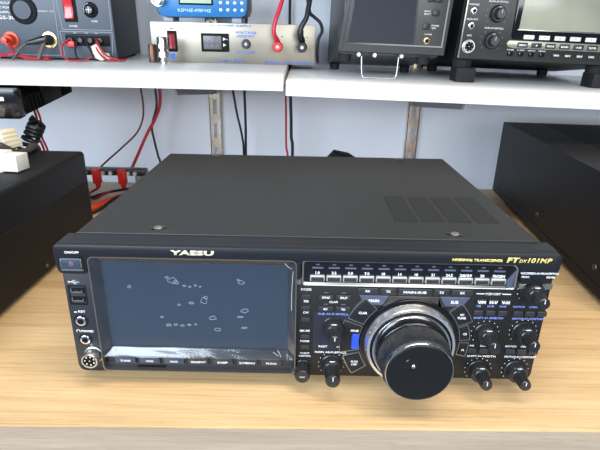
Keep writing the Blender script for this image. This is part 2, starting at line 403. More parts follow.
# display: sloped bezel, glass, wrinkled protective film
m = MB(); ring_frame(m, rr(26, 200.5, 29.5, 127.8, 4), rr(34.5, 193.5, 37, 122.5, 1.5), 1.5, 4.6, 8)
bez = m.build('screen_bezel', 'gloss', rd)
m = MB(); ring_frame(m, rr(25.2, 201.2, 13, 128.4, 4.5), rr(26.2, 200.2, 14, 127.4, 4), 0.6, 0.6, 6); m.build('bezel_rim', mat('bronze_rim', (0.22, 0.19, 0.165), 0.3, metal=0.7), bez)
MB().box(34, 194, 5, 7, 36.5, 123).build('screen', 'screen', rd)['label'] = 'dark blue-grey switched-off display'
def film():
    b = bmesh.new(); nx, nz = 132, 78; x0, x1, z0, z1 = 26.5, 200, 29, 127
    g = []
    for j in range(nz+1):
        row = []
        for i in range(nx+1):
            x = x0+(x1-x0)*i/nx; z = z0+(z1-z0)*j/nz
            e = min(x-34.5, 193.5-x, z-37.5, 122.5-z)           # inside the glass opening when positive
            if e > 0: y = 4.4
            else: y = 4.4+e*0.42
            w = max(0, min(1, (2-e)/5))
            side = (x < 34.5 or x > 193.5)
            t1, t2 = (z, x) if side else (x, z)
            a = 0.6*math.sin(t1*0.17+1.3*math.sin(t1*0.05)+t2*0.35)+0.4*math.sin(t2*0.7+0.9*math.sin(t1*0.09))
            y -= w*(0.5+0.38*a) if e < 0 else w*0.2*(1+a)
            row.append(b.verts.new((x, y-0.1, z)))
        g.append(row)
    for j in range(nz):
        for i in range(nx): b.faces.new((g[j][i], g[j][i+1], g[j+1][i+1], g[j+1][i]))
    q = MB(); q.merge(b); return q
pf = film().build('protective_film', 'film', rd, ang=80); pf['label'] = 'clear wrinkled film over the display'
# trapped air bubbles: thin ridges in the film
m = MB()
def blob(x, z, rx, rz, n=9, t=0.27):
    pts = []
    for i in range(n):
        a = 2*PI*i/n; k = random.uniform(0.65, 1.25); pts.append((x+rx*k*math.cos(a), 4.1, z+rz*k*math.sin(a)))
    m.tube(pts, t, 5, 3, closed=True)
for x, z, rx, rz in ((94.6, 105.6, 4.6, 3.2), (97.5, 104.2, 2.2, 1.6), (90, 108.5, 1.5, 1.0), (153.6, 105, 2.6, 2.0), (151, 107.5, 1.1, .8), (120.5, 86.4, 2.6, 3.0), (122.5, 90, 1.6, 1.4),
                     (109.5, 84, 1.9, 1.0), (155.7, 77, 3.2, 2.0), (127.7, 69.5, 3.8, 1.9), (131, 57.5, 2.8, 1.3), (82.6, 69.4, 1.3, .9), (88, 61.2, 2.2, 1.0), (94, 61.6, 1.6, .9),
                     (100, 61, 2.3, 1.0), (106, 62, 1.5, .8), (112, 62.5, 1.2, .7), (155, 60, 2.4, .6), (104.5, 101, 1.3, .7), (109, 100, 1.1, .6), (114, 101.5, 1.0, .6), (118, 100.5, .8, .5), (152, 71, 2.2, .7), (98.5, 82, 1.2, .7), (57, 99, 1.6, 1.0)):
    blob(x, z, rx, rz)
m.build('air_bubbles', mat('film_ridge', (0.22, 0.27, 0.36), 0.25), pf)['kind'] = 'stuff'
# white creases of the film at the corners
m = MB()
for (xa, za, xb, zb) in ((35, 31, 38, 37), (38, 31, 41, 36), (41, 31, 44, 35), (186, 32, 181, 36), (188, 31, 185, 38), (197, 80, 198, 118), (197, 120, 191, 125)):
    mx_, mz_ = (xa+xb)/2+random.uniform(-.6, .6), (za+zb)/2+random.uniform(-.6, .6)
    m.tube([(xa, 1.9, za), (mx_, 1.4, mz_), (xb, 2.2, zb)], 0.2, 5, 5)
m.build('film_crease', mat('film_crease', (0.62, 0.62, 0.60), 0.2), pf)

# keys under the screen
names = ['TUNE', 'VOX', 'MOX', 'ZIN/SPOT', 'DISP', 'S.MENU', 'FUNC']
for i, nme in enumerate(names):
    x0 = 36.2+22.3*i
    k = MB().prism(rr(x0, x0+18.6, 20.4, 27.8, (2, 2, .4, .4)), 2.6, 7, 'y', bev=0.5).build('function_key', 'slate_key' if i < 3 else 'key', rd)
    MB().text(nme, x0+9.3, 23.3, 2.55, 2.0, min(14, 3.0*len(nme)*0.78), bold=0.02).build('lettering', 'white', k)
MB().prism(rr(29, 200, 19.6, 29.2, 1.2), 5.2, 6.4, 'y', bev=0.2).build('key_rail', 'lpanel', rd)
s_ = MB(); ring_frame(s_, rr(54.5, 83, 13.2, 17.8, 0.6), rr(55.5, 82, 14.2, 17.0, 0.4), 5.0, 5.2, 6); s_ = s_.build('card_slot', 'key', rd)
MB().box(55.6, 81.9, 5.15, 5.6, 14.3, 16.9).build('slot_opening', 'hole', s_)

# connectors at the left
u = MB(); ring_frame(u, rr(2.6, 18.4, 79.5, 98.8, 0.8), rr(4.2, 17.0, 81, 97.4, 0.6), 5.0, 5.2, 6); u = u.build('usb_sockets', 'gloss', rd)
for z in (91.0, 82.4):
    MB().box(4.4, 16.8, 5.1, 5.6, z, z+5.4).build('usb_opening', 'hole', u)
    m = MB(); m.box(6, 14.8, 4.7, 5.3, z+0.6, z+1.6); m.box(4.9, 5.6, 4.7, 5.3, z+.6, z+4.6); m.box(9.4, 10, 4.7, 5.3, z+.6, z+2.6); m.box(14.4, 15, 4.7, 5.3, z+.6, z+3.2)
    m.build('usb_tongue', 'steel', u)
def jack(x, y, z, r, par, metal='chrome', name='headphone_jack'):
    j = MB().lathe([(0, r), (0.9, r), (1.2, r-0.5), (1.2, r*0.62), (0.3, r*0.55)], (x, y, z), '-y', 28).build(name, metal, par)
    MB().lathe([(0, r*0.6), (1.25, r*0.58), (1.25, 0)], (x, y, z), '-y', 20).build('jack_hole', 'hole', j)
    return j
def darkring(x, y, z, r, par, name='socket_ring'): return MB().lathe([(0, r), (0.5, r), (0.5, r-1)], (x, y, z), '-y', 30).build(name, 'gloss', par)
darkring(9.6, 5.5, 63.0, 6.6, rd); darkring(10.8, 5.5, 43.4, 6.4, rd)
jack(9.6, 5.1, 63.0, 4.6, rd, name='key_jack'); jack(10.8, 5.1, 43.4, 4.5, rd)
def micconn(x, y, z, r, par, length, n=8):
    c = MB().lathe([(0, r+1), (2, r+1), (2.4, r), (length-1, r), (length, r-0.5), (length, r-1.6), (length-1.2, r-1.9)], (x, y, z), '-y', 36).build('microphone_connector', 'steel', par)
    MB().lathe([(0, r-1.5), (length-0.8, r-1.7), (length-0.8, 0)], (x, y, z), '-y', 28).build('connector_insert', 'hole', c)
    m = MB()
    for i in range(n-1):
        a = 2*PI*i/(n-1)+0.4; m.lathe([(0, 0.75), (length-0.5, 0.75), (length-0.2, 0.3), (length-0.2, 0)], (x+(r-3.4)*math.cos(a), y, z+(r-3.4)*math.sin(a)), '-y', 8)
    m.lathe([(0, 0.75), (length-0.5, 0.75), (length-0.2, 0)], (x, y, z), '-y', 8); m.build('contact_pin', 'steel', c)
    return c
micconn(16.6, 6, 27.8, 7.6, rd, 12)

# band keys
m = MB(); ring_frame(m, rr(205.6, 388.4, 104.0, 127.4, (6, 3, 3, 2)), rr(207.0, 387.0, 104.9, 126.2, (5, 2.4, 2.4, 1.5)), 4.0, 4.4, 6)
bb = m.build('band_bezel', 'trim', rd)
MB().prism(rr(206.6, 387.4, 104.4, 126.6, 2), 4.6, 6.2, 'y').build('bezel_back', 'gloss', bb)
MB().prism([(6, 104.2), (4.0, 104.4), (5.0, 108.2), (6, 108.2)], 207, 381, 'x', bev=0.2).build('lower_strip', 'trim', bb)
MB().prism([(380.8, 104.6), (386, 106.5), (387, 123), (379.5, 112)], 3.2, 5, 'y', bev=0.8).build('end_facet', 'keyblue', bb)
for i, nme in enumerate(['1.8', '3.5', '5.0', '7.0', '10', '14', '18', '21', '24.5', '28/29', '50', '70/GEN']):
    x = 218.75+14.0*i
    k = MB().prism(rr(x-6.3, x+6.3, 108.4, 114.1, 0.7), 2.8, 5.4, 'y', bev=0.4).build('band_key', 'trimlite', rd)
    MB().prism(rr(x-5.3, x+5.3, 108.9, 112.4, 0.5), 2.2, 3.2, 'y', bev=0.3).build('key_face', 'key', k)
    MB().text(nme, x, 115.9, 4.5, 2.5, None if len(nme) < 5 else 10.5, bold=0.035).build('lettering', 'white', k)
    m = MB(); m.prism(rr(x-4.8, x+4.8, 119.9, 121.4, 0.5), 4.1, 4.8, 'y'); m.prism(rr(x-1.6, x+1.6, 123.2, 124.1, 0.3), 4.1, 4.8, 'y')
    m.build('indicator_lamp', mat('smoked_lamp', (0.10, 0.11, 0.16), 0.3) if i == 0 else bpy.data.materials['smoked_lamp'], k)

# key row above the dial
def key(x0, x1, z0, z1, mt='key', txt=None, th=2.2, tm='white', name='mode_key', y=3.6, r=0.8, tw=None):
    k = MB().prism(rr(x0, x1, z0, z1, r), y, 7, 'y', bev=0.5).build(name, mt, rd)
    if txt: MB().text(txt, (x0+x1)/2, (z0+z1)/2, y-0.05, th, tw, bold=0.03).build('lettering', tm, k)
    return k
key(253.8, 271.8, 96.2, 101.9, 'key', 'RX', name='receive_key', y=4.7); key(273.6, 287.2, 96.2, 101.9, 'key', 'TX', name='transmit_key', y=4.7)
key(289, 318, 95.6, 101.9, 'key', 'MAIN\u25B8SUB' if False else 'MAIN-SUB', name='main_sub_key', y=4.7, tw=20)
key(319.8, 333.2, 96.2, 101.9, 'key', 'TX', name='transmit_key', y=4.7); key(335, 353.8, 96.2, 101.9, 'key', 'RX', name='receive_key', y=4.7)
def trap(x0, x1, txt):
    k = MB().prism([(x0, 94.8), (x0+5.2, 85.4), (x1-5.2, 85.4), (x1, 94.8)], 4.4, 7, 'y', bev=0.7).build('band_select_key', 'keyblue', rd)
    MB().text(txt, (x0+x1)/2, 90, 4.35, 2.8, None, bold=0.03).build('lettering', 'white', k)
trap(255.5, 281.5, 'MAIN'); trap(325.5, 351.8, 'SUB')

# dial surround
DX, DZ = 303.0, 48.0
MB().prism([(282, 94.6), (325, 94.6), (330.5, 85), (326, 80.5)] + [(DX+41*math.cos(math.radians(a)), DZ+41*math.sin(math.radians(a))) for a in range(52, 129, 6)] + [(281, 80.5), (276.5, 85)], 4.6, 7, 'y', bev=0.5).build('dial_surround', mat('smoked_metal_plate', (0.16, 0.145, 0.125), 0.25, metal=0.8), rd)
def arc(r, a0, a1, n=24): return [(DX+r*math.cos(math.radians(a0+(a1-a0)*i/n)), 4.6, DZ+r*math.sin(math.radians(a0+(a1-a0)*i/n))) for i in range(n+1)]
ds = MB().prism(sector(DX, DZ, 38.5, 44.5, -38, 218, 40), 2.4, 7, 'y', bev=0.6).build('dial_bezel', 'gloss', rd)
def dialkey(r0, r1, a0, a1, txt, th, mt='head', name='dial_side_key', inner=None):
    k = MB().prism(sector(DX, DZ, r0, r1, a0, a1), 3.0, 7, 'y', bev=0.7).build(name, mt, rd)
    m = MB(); o = sector(DX, DZ, r0-0.9, r1+0.9, a0-1.2, a1+1.2); i_ = sector(DX, DZ, r0-0.3, r1+0.3, a0-0.5, a1+0.5)
    ring_frame(m, o, i_, 4.2, 4.2, 6); m.build('key_outline', 'trim', k)
    am = math.radians((a0+a1)/2); rm = (r0+r1)/2
    if txt:
        m = MB()
        for q, ln in enumerate(txt): m.text(ln, DX+rm*math.cos(am), DZ+rm*math.sin(am)+(len(txt)-1)*1.6-3.2*q, 2.95, th, None, bold=0.03)
        m.build('lettering', 'white', k)
    return k
dialkey(46, 60, 134, 156, ['CLAR'], 2.2)
dialkey(46, 62, 161, 190, [], 2.0, 'panel')
k = MB().prism(rr(251.2, 257.6, 41, 56.6, 1.2), 1.8, 5, 'y', bev=0.7).build('fine_tuning_key', 'blue', rd); k['label'] = 'bright blue key'
MB().text('FINE', 253.5, 60, 2.9, 2.0, 7, bold=0.03).build('lettering', 'white', k)
dialkey(46, 60, 196, 214, ['M.CH', 'STEP'], 1.9)
dialkey(46, 58, 24, 43, ['VC', 'TUNE'], 2.1)
dialkey(46, 53.5, 5, 20, ['CS'], 2.1)
dialkey(46, 53, -14, 0, ['M.'], 2.1)

# the big dial
ringp = [(0, 41), (2, 41), (3, 40.4), (10, 39.2), (11, 38.6), (11, 36.4), (9, 36.2)]
dial = MB().lathe([(0, 30), (38, 30)], (DX, 5, DZ), '-y', 16).build('tuning_dial', 'knob', rd)
MB().lathe(ringp, (DX, 6, DZ), '-y', 120).build('outer_ring', mat('turned_silver', (0.80, 0.80, 0.80), 0.24, metal=0.9), dial)['label'] = 'brushed silver ring'
MB().lathe([(0, 36.6), (1.6, 36.4), (1.6, 33)], (DX, -3.0, DZ), '-y', 96).build('collar_gap', 'hole', dial)
MB().lathe([(0, 34.4), (3.6, 34.2), (4.2, 33.8), (4.2, 31)], (DX, -4.0, DZ), '-y', 96).build('chrome_ring', 'chrome', dial)
MB().lathe([(0, 32.8), (3, 32.8), (8.5, 31.8), (9, 31.4), (9.3, 30.4), (9.3, 28)], (DX, -6, DZ), '-y', 96).build('gloss_collar', 'gloss', dial)
m = MB(); m.lathe([(0, 30.4), (0.8, 31.0), (18.4, 29.0), (19.2, 28.3), (19.2, 27)], (DX, -16, DZ), '-y', 180, flute=(1, 2, 0.8)); m.build('knurled_grip', mat('knurled_black', (0.028, 0.028, 0.029), 0.4, bump=(900, 1.0)), dial, ang=12)
MB().lathe([(0, 28.1), (2.4, 28.1), (3.0, 27.7), (3.1, 27.0)], (DX, -35.2, DZ), '-y', 96).build('edge_ring', 'chrome', dial)
def dialface():
    mt = mat('turned_black_face', (0.008, 0.008, 0.008), 0.34, metal=0.0, spec=0.3)
    nt = mt.node_tree; b = nt.nodes['Principled BSDF']; b.inputs['Anisotropic'].default_value = 0.0
    tc = nt.nodes.new('ShaderNodeTexCoord'); w = nt.nodes.new('ShaderNodeTexWave'); w.wave_type = 'RINGS'; w.rings_direction = 'Y'
    w.inputs['Scale'].default_value = 260; bp = nt.nodes.new('ShaderNodeBump'); bp.inputs['Strength'].default_value = 0.25; bp.inputs['Distance'].default_value = 0.0002
    mp = nt.nodes.new('ShaderNodeMapping'); mp.inputs['Location'].default_value = (-(DX-210)*S, 0, -DZ*S)
    nt.links.new(tc.outputs['Object'], mp.inputs['Vector']); nt.links.new(mp.outputs['Vector'], w.inputs['Vector']); nt.links.new(w.outputs['Fac'], bp.inputs['Height']); nt.links.new(bp.outputs['Normal'], b.inputs['Normal'])
    return mt
MB().lathe([(0, 27.2), (3.2, 27.2), (3.7, 26.6), (3.9, 25), (3.9, 9), (3.9, 0)], (DX, -35.2, DZ), '-y', 96).build('dial_face', dialface(), dial)
m = MB(); m.lathe([(0, 5.6), (0.35, 5.2), (0.2, 4.2), (0.1, 0)], (295.5, -39.0, 56.5), '-y', 32); m.build('finger_dimple', 'gloss', dial)
MB().lathe([(0, 1.9), (0.8, 1.7), (1.2, 1.1), (1.35, 0)], (297.2, -39.1, 55), '-y', 16).build('modelled_dimple_highlight', 'chrome', dial)  # small chrome bump stands in for a highlight in the dimple

# ordinary controls
def knob(x, z, outer_r, inner_r, front, par=None, y=6, dots=12, name='control_knob', mark=True, outer_len=9, dr=2.3, mt='knob', scale=1.0):
    par = par or rd
    k = MB().lathe([(0, outer_r+0.6), (1.2, outer_r+0.5), (1.8, outer_r), (outer_len-1, outer_r*0.92), (outer_len, outer_r*0.84), (outer_len, inner_r)], (x, y, z), '-y', 44, flute=(2, 3, 0.45)).build(name, mt, par, ang=25)
    L_ = front-outer_len
    i_ = MB().lathe([(-1, inner_r+0.5), (0.8, inner_r+0.5), (1.4, inner_r), (L_-1, inner_r*0.88), (L_, inner_r*0.76), (L_, 0)], (x, y-outer_len, z), '-y', 32, flute=(2, 3, 0.35)).build('inner_knob', mt, k, ang=25)
    if mark:
        m = MB(); m.box(x-0.35, x+0.35, y-outer_len-0.1, y-outer_len+0.6, z+inner_r+0.7, z+outer_r*0.82); m.box(x-0.3, x+0.3, y-front-0.15, y-front+0.5, z+0.6, z+inner_r*0.74); m.box(x-2.4, x+2.4, y-outer_len-0.06, y-outer_len+0.2, z+inner_r+1.0, z+inner_r+1.7); m.build('pointer_mark', 'white', k)
    if dots:
        m = MB()
        for q in range(dots):
            a = math.radians(-130+260*q/(dots-1)+90); m.lathe([(0, 0.42), (0.25, 0.36), (0.25, 0)], (x+(outer_r+dr)*math.cos(a), y, z+(outer_r+dr)*math.sin(a)), '-y', 8)
        m.build('scale_dots', 'white', k)
    return k
for x, z in ((404, 102), (404, 60.5), (404, 19.8), (370.3, 58.8), (370, 19.2)):
    knob(x, z, 9.8, 5.9, 24, name='filter_knob' if z < 90 else 'microphone_gain_knob')
# violet backing behind the sub volume knob
MB().prism(rr(216.6, 249.6, 37, 77.6, 1), 5.7, 6.3, 'y').build('backing_plate', 'tint', rd)['label'] = 'violet-tinted area'
knob(234.4, 62.0, 9.6, 6.0, 24, name='volume_knob'); knob(234.4, 22.0, 9.6, 7.4, 26, name='volume_knob')
k = MB().lathe([(0, 8.4), (1, 8.2), (1.6, 7.6), (14, 6.8), (15.2, 5.8), (15.4, 0)], (207.8, 6, 17.8), '-y', 40, flute=(2, 3, 0.35)).build('multi_function_knob', 'knob', rd, ang=25)
MB().text('PUSH', 207.8, 18.5, -9.5, 1.5, 4.5).build('lettering', 'white', k)

# mode lamps / small keys column
W = Print('white', rd); Bt = Print('bluetxt', rd)
def lab(t, x, z, h=2.1, w=None, y=5.95, mb=None): (mb or W).text(t, x, z, y, h, w, bold=0.03)
lab('MODE', 209.5, 98.8, 2.3, 9); lab('SSB', 209.7, 87.2); lab('CW', 209.8, 75.8); lab('BK-IN', 209.1, 57, 2.2, 8.5); lab('MONI', 209.3, 46, 2.2, 8)
lab('MULTI', 209.6, 33.0, 1.8, 8); lab('FUNCTION', 209.6, 30.0, 1.8, 10.5)
for z in (92.4, 81, 69.2, 51.4, 40.4): key(205.6, 213.6, z-2.0, z+2.0, 'key', name='mode_key', y=4.4)
for x0, x1, z0, z1, t in ((220.4, 233.4, 89.8, 94.6, 'SYNC'), (235.8, 248.8, 89.8, 94.6, 'SPLIT'), (220.4, 233.4, 78.4, 83.0, 'RX'), (235.8, 248.8, 78.4, 83.0, 'TX')):
    k = key(x0, x1, z0, z1, 'key', t, 2.0, name='clarifier_key', y=4.2); MB().box((x0+x1)/2-2, (x0+x1)/2+2, 5.2, 6.1, z1+1.4, z1+2.2).build('indicator_lamp', bpy.data.materials['smoked_lamp'], k)
lab('CLAR', 233.8, 86.9, 2.0, 8)
lab('SUB AF-M-RF/SQL', 234, 75, 2.1, 27, mb=Bt, y=5.62); lab('FAST', 226.1, 41.0, 2.2, 8, y=5.62); lab('LOCK', 242.6, 41.0, 2.2, 8, y=5.62); lab('MAIN AF-M-RF/SQL', 233.4, 34.6, 2.1, 29)
# right block
for i, t in enumerate(('V/M', 'M\u2192V', 'V\u2192M')):
    k = MB().prism(rr(357.4+10.4*i, 366.2+10.4*i, 88.6, 93.4, 0.6), 3.6, 7, 'y', bev=0.4).build('memory_key', 'key', rd)
    MB().text(('V/M', 'M-V', 'V-M')[i], 361.8+10.4*i, 91, 3.55, 2.7, 7, bold=0.05).build('lettering', 'white', k)
W.box(357, 364, 5.8, 6, 97.6, 98.4); W.box(379.5, 387, 5.8, 6, 97.6, 98.4); lab('MEMORY', 371.8, 98, 2.3, 13.5)
for row, (zl, zb, zt, mb, y) in enumerate(((85.8, 79.8, 73.9, Bt, 5.95), (44.8, 40.2, 33.6, W, 5.95))):
    for i in range(3):
        key(356.8+10.7*i, 364.8+10.7*i, zb-2.6, zb+2.4, 'key', name='filter_key', y=4.0); key(391.6+10.5*i, 399.8+10.5*i, zb-2.6, zb+2.4, 'key', name='filter_key', y=4.0)
        lab(('NB', 'DNR', 'DNF')[i], 360.8+10.7*i, zl, 1.9, (4, 6, 6)[i], mb=mb)
    lab('NOTCH', 396, zl, 1.9, 10, mb=mb); lab('CONT', 409, zl, 1.9, 8, mb=mb)
    lab('SHIFT-M-WIDTH', 371, zt, 2.1, 26, mb=mb); lab('NOTCH-M-CONT/APF', 406.5, zt, 2.1, 28.5, mb=mb)
# header lettering
lab('ON/OFF', 13.8, 132.2, 2.1, 12, y=-0.02); lab('MIC/SPEED-M-PROC/PITCH', 404.5, 121.4, 1.9, 31.5, y=-0.02); lab('PROC', 393.2, 118, 1.7, 6.5, y=-0.02); lab('KEYER', 414.5, 118, 1.7, 7.5, y=-0.02)
# connector panel lettering, trident and headphone marks
W.tube([(4.5, 5.2, 101.8), (13.5, 5.2, 101.8)], 0.28, 5); W.tube([(6.6, 5.2, 101.8), (8.4, 5.2, 103.4), (10.2, 5.2, 103.4)], 0.24, 5, 3); W.tube([(7.8, 5.2, 101.8), (9.6, 5.2, 100.2), (11, 5.2, 100.2)], 0.24, 5, 3)
W.lathe([(0, 0.8), (0.3, 0)], (4.4, 5.4, 101.8), '-y', 10)
lab('KEY', 11.5, 72.5, 2.3, 6.5, y=5.35); W.box(4.6, 7.2, 5.1, 5.35, 71.6, 72.4)
lab('PHONES', 13.6, 52.3, 2.2, 11, y=5.35); W.tube([(4.2, 5.2, 51.2), (4.2, 5.2, 52.8), (5.6, 5.2, 53.9), (7, 5.2, 52.8), (7, 5.2, 51.2)], 0.35, 5, 3)
lab('MIC', 13.2, 38.6, 2.0, 5.5, y=5.35); W.lathe([(0, 0.9), (0.3, 0)], (8.4, 5.4, 38.6), '-y', 10)
g = MB(); g.text('YAESU', 113.8, 134.0, -0.02, 4.0, 36.5, italic=0.12, bold=0.05); g.build('brand_lettering', 'cream_print', rd, smooth=False)
g = Print('gold', rd); g.text('FT', 380.3, 133.3, -0.02, 4.4, 9.6, italic=0.25, bold=0.05); g.text('DX', 388.6, 132.6, -0.02, 2.8, 5.8, italic=0.2, bold=0.02); g.text('101MP', 402.6, 133.3, -0.02, 4.4, 19.5, italic=0.25, bold=0.02)
g.text('HF/50MHz TRANSCEIVER', 351, 132.6, -0.02, 2.3, 42, italic=0.15, bold=0.04)

# ================================================================== BLACK BOXES LEFT AND RIGHT
lb = thing('equipment_box', 'plain black metal equipment box on the desk left of the transceiver, white plugs on top', 'equipment box', (-343, 190, 0))
MB().prism([(-553, 8), (-133, 8), (-133, 130.5), (-134.5, 133.5), (-137.5, 135), (-549, 135), (-553, 131)], 5, 366, 'y', bev=0.8).build('case', 'sidebox', lb)
MB().prism([(-134, 8), (-132.2, 8), (-132.2, 88), (-134, 90)], 12, 360, 'y').build('side_plate', 'sidebox', lb)
for y in (50, 212, 330): MB().lathe([(0, 3.4), (1.2, 2.8), (1.5, 0)], (-132.2, y, 14.5), 'x', 16).build('side_screw', 'knob', lb)
for x in (-520, -166):
    for y in (40, 335): MB().lathe([(0, 11), (8.5, 12)], (x, y, 0), 'z', 24).build('foot', 'rubber', lb)
RB_ROT = (0, 0, -math.atan(38/440))
rb = thing('equipment_box', 'large black metal equipment box with slotted top at the right edge of the desk', 'equipment box', (617, 640, 0), RB_ROT, local=True)
MB().prism([(0, 8), (400, 8), (400, 152), (0, 152)], -500, 0, 'y', bev=1.0).build('case', 'sidebox', rb)
MB().box(-1.2, 0.4, -492, -8, 8, 20, .3).build('lower_rail', 'sidebox', rb)
for y, z in ((-36, 30), (-250, 38), (-450, 38)): MB().lathe([(0, 4.6), (1.2, 4), (1.8, 2.2), (1.8, 0)], (0, y, z), (-1, 0, 0), 18).build('side_screw', 'knob', rb)
for j in range(2):
    m = MB()
    for k in range(30):
        m.box(70+j*150, 205+j*150, -30-k*14, -23-k*14, 151.6, 152.15)
    m.build('vent_slots', 'hole', rb, smooth=False)
for x in (30, 370):
    for y in (-40, -460): MB().lathe([(0, 12), (8.5, 13)], (x, y, 0), 'z', 24).build('foot', 'rubber', rb)

# white plugs and grey lead lying on the left box
def plug(name, label, pts, h, m_, org):
    t = thing(name, label, 'plug', org, group='white nylon plugs on the left box')
    return t
p1 = thing('nylon_plug', 'cream multi-way nylon plug leaning upwards behind the grey lead on the left box', 'plug', (-222, 324, 135), (math.radians(0), math.radians(-22), math.radians(-12)), 'nylon plugs on the left box', local=True)
MB().box(-30, 18, -14, 14, 8, 36, 1.2).build('housing', 'cream', p1)
m = MB()
for i in range(4): m.box(-26, 18.6, -14.6, 14.4, 12+6*i, 13.4+6*i)
m.build('housing_ribs', 'paper', p1)
p2 = thing('nylon_plug', 'white multi-way nylon plug lying flat at the front on the left box', 'plug', (-184, 246, 135), (0, 0, math.radians(-6)), 'nylon plugs on the left box', local=True)
MB().box(-34, 6, -13, 13, 0, 25, 1.2).build('housing', 'nylon', p2)
MB().box(4, 27, -12, 12, 1.5, 22.5, 1.0).build('housing_socket', 'nylon', p2)
p3 = thing('nylon_plug', 'second cream nylon plug half outside the left edge of the photo', 'plug', (-275, 330, 135), (0, math.radians(-8), 0.2), 'nylon plugs on the left box', local=True)
MB().box(-20, 24, -14, 14, 0, 46, 1.2).build('housing', 'nylon', p3)
solo(MB().tube([(-330, 296, 140), (-280, 290, 149), (-236, 284, 160), (-214, 281, 162), (-203, 288, 154), (-198, 300, 146), (-200, 330, 141.5), (-206, 362, 143), (-214, 387, 124), (-218, 394, 60), (-220, 400, 6)], 5.0, 12, 6), 'cable', 'greywire', 'thick grey cable arching between the white plugs on the left box', 'cable', (-220, 400, 1))

# mobile transceiver under the left shelf
mt_ = thing('mobile_transceiver', 'small black mobile transceiver hanging under the left shelf board', 'radio transceiver', (-313, 390, 178), (math.radians(6.5), 0, 0), local=True)
MB().box(-80, 80, 14, 185, 3, 31, 2).build('body', 'hole', mt_)
MB().prism(rr(-80, 80, 0, 46, 5), 0, 16, 'y', bev=1.5).build('front_panel', 'gloss', mt_)
m = MB()
for i in range(14): m.box(79.5, 83, 24+i*11, 28+i*11, 5, 29)
m.build('heat_sink_fins', 'hole', mt_)
MB().box(81, 85, 70, 130, 8, 39, .5).build('mounting_bracket', 'sidebox', mt_)
MB().lathe([(0, 9), (3, 9), (9, 7.6), (10, 6.4), (10, 0)], (55, 0, 13), '-y', 28).build('volume_knob', mat('worn_knob', (0.10, 0.09, 0.07), 0.35, metal=0.5), mt_)
MB().box(38, 60, -1, 1, 28, 34, .5).build('display_window', 'white', mt_)
# coiled microphone lead and red leads behind the left box
def coil(path, R, turns, r):
    P = [Vector(p) for p in path]; out = []; N = turns*10
    for i in range(N+1):
        t = i/N*(len(P)-1); k = min(int(t), len(P)-2); p = P[k].lerp(P[k+1], t-k); d = (P[k+1]-P[k]).normalized()
        u = d.orthogonal().normalized(); w = d.cross(u); a = 2*PI*turns*i/N
        out.append(p+(u*math.cos(a)+w*math.sin(a))*R)
    return out
solo(MB().tube([(-238, 425, 178), (-232, 428, 170)] + [tuple(v) for v in coil([(-232, 430, 166), (-240, 430, 152), (-252, 428, 132), (-260, 424, 110), (-262, 420, 60), (-264, 418, 18)], 11, 12, 2.6)] + [(-264, 418, 4)], 3.6, 8, 1), 'coiled_cable', 'blackwire', 'black coiled microphone cable below the mobile transceiver', 'cable', (-264, 418, 0))
solo(MB().tube([(-248, 455, 186), (-247, 458, 168), (-252, 462, 140), (-250, 470, 110), (-252, 480, 50), (-254, 480, 2.2)], 2.0, 8, 6).tube([(-243, 455, 186), (-241, 458, 168), (-246, 462, 138), (-244, 470, 110), (-246, 480, 50), (-249, 480, 2.2)], 1.8, 8, 6), 'cable', 'redwire', 'pair of red leads hanging behind the coiled cable at the left', 'cable', (-228, 480, 0))

# ================================================================== POWER SUPPLY (blue-grey) on the left shelf
psx, psy = -151, 600
ps = thing('power_supply', 'blue-grey bench power supply with red rocker switch on the left shelf board', 'power supply', (psx, psy, Lz(psx, psy)), (0.04, 0.003, 0.05), local=True)
MB().box(-298, -0.8, 3, 170, 4, 150, 1.2).build('case', 'psside', ps)
MB().box(-300, 0, 0, 5, 3, 151, 1.0).build('front_panel', 'ps', ps)
for x in (-285, -15):
    for y in (18, 150): MB().lathe([(0, 8), (4.6, 9)], (x, y, 0), 'z', 18).build('foot', 'rubber', ps)
m = MB()
for a, b_ in (((-98, 120), (-93.5, 54)), ((-93.5, 54), (-4, 54)), ((-99, 50.5), (-4, 50.5)), ((-99, 50.5), (-97, 8)), ((-4, 54), (-3.4, 125)), ((-4, 50.5), (-8, 9)), ((-296, 8), (-104, 8)), ((-104, 8), (-102, 120))):
    m.tube([(a[0], -0.2, a[1]), (b_[0], -0.2, b_[1])], 0.45, 5, 1)
m.build('panel_line', 'psline', ps)
d = MB().lathe([(0, 24), (2, 24), (3, 23), (3.4, 17)], (-158, 0, 85), '-y', 40).build('round_speaker', 'hole', ps)
MB().lathe([(0, 17), (5, 16.6), (6.5, 15.4), (6.5, 0)], (-158, 0, 85), '-y', 40).build('dust_cap', mat('dark_cone', (0.035, 0.042, 0.06), .4), d)
r_ = MB().prism(rr(-86, -63, 67, 108, 1), -2, 1, 'y', bev=0.5).build('rocker_switch', 'hole', ps)
MB().prism([(-1, 71), (-8, 73), (-4, 88), (-7, 104), (-1, 105)], -84, -68, 'x', bev=0.6).build('rocker', 'redlens', r_)
k = MB().lathe([(0, 13.5), (3, 13), (4, 11), (4, 9)], (-38, 0, 88), '-y', 32).build('fuse_holder', 'hole', ps)
MB().lathe([(0, 8), (9, 7.2), (10, 6), (10, 0)], (-38, 0, 88), '-y', 24).build('fuse_cap', 'knob', k)
m = MB()
for i in range(5):
    a = math.radians(100+22*i); m.tube([(-38+11.2*math.cos(a), -4.1, 88+11.2*math.sin(a)), (-38+11.2*math.cos(a+.3), -4.1, 88+11.2*math.sin(a+.3))], .5, 5, 1)
m.box(-43, -33, -10.3, -9.8, 87.6, 88.6); m.box(-38.5, -37.5, -10.3, -9.8, 83, 93); m.build('fuse_marks', 'white', k)
j = MB().box(-90, -10, -3, 1, 26, 44, .8).build('jack_strip', 'hole', ps)
m = MB()
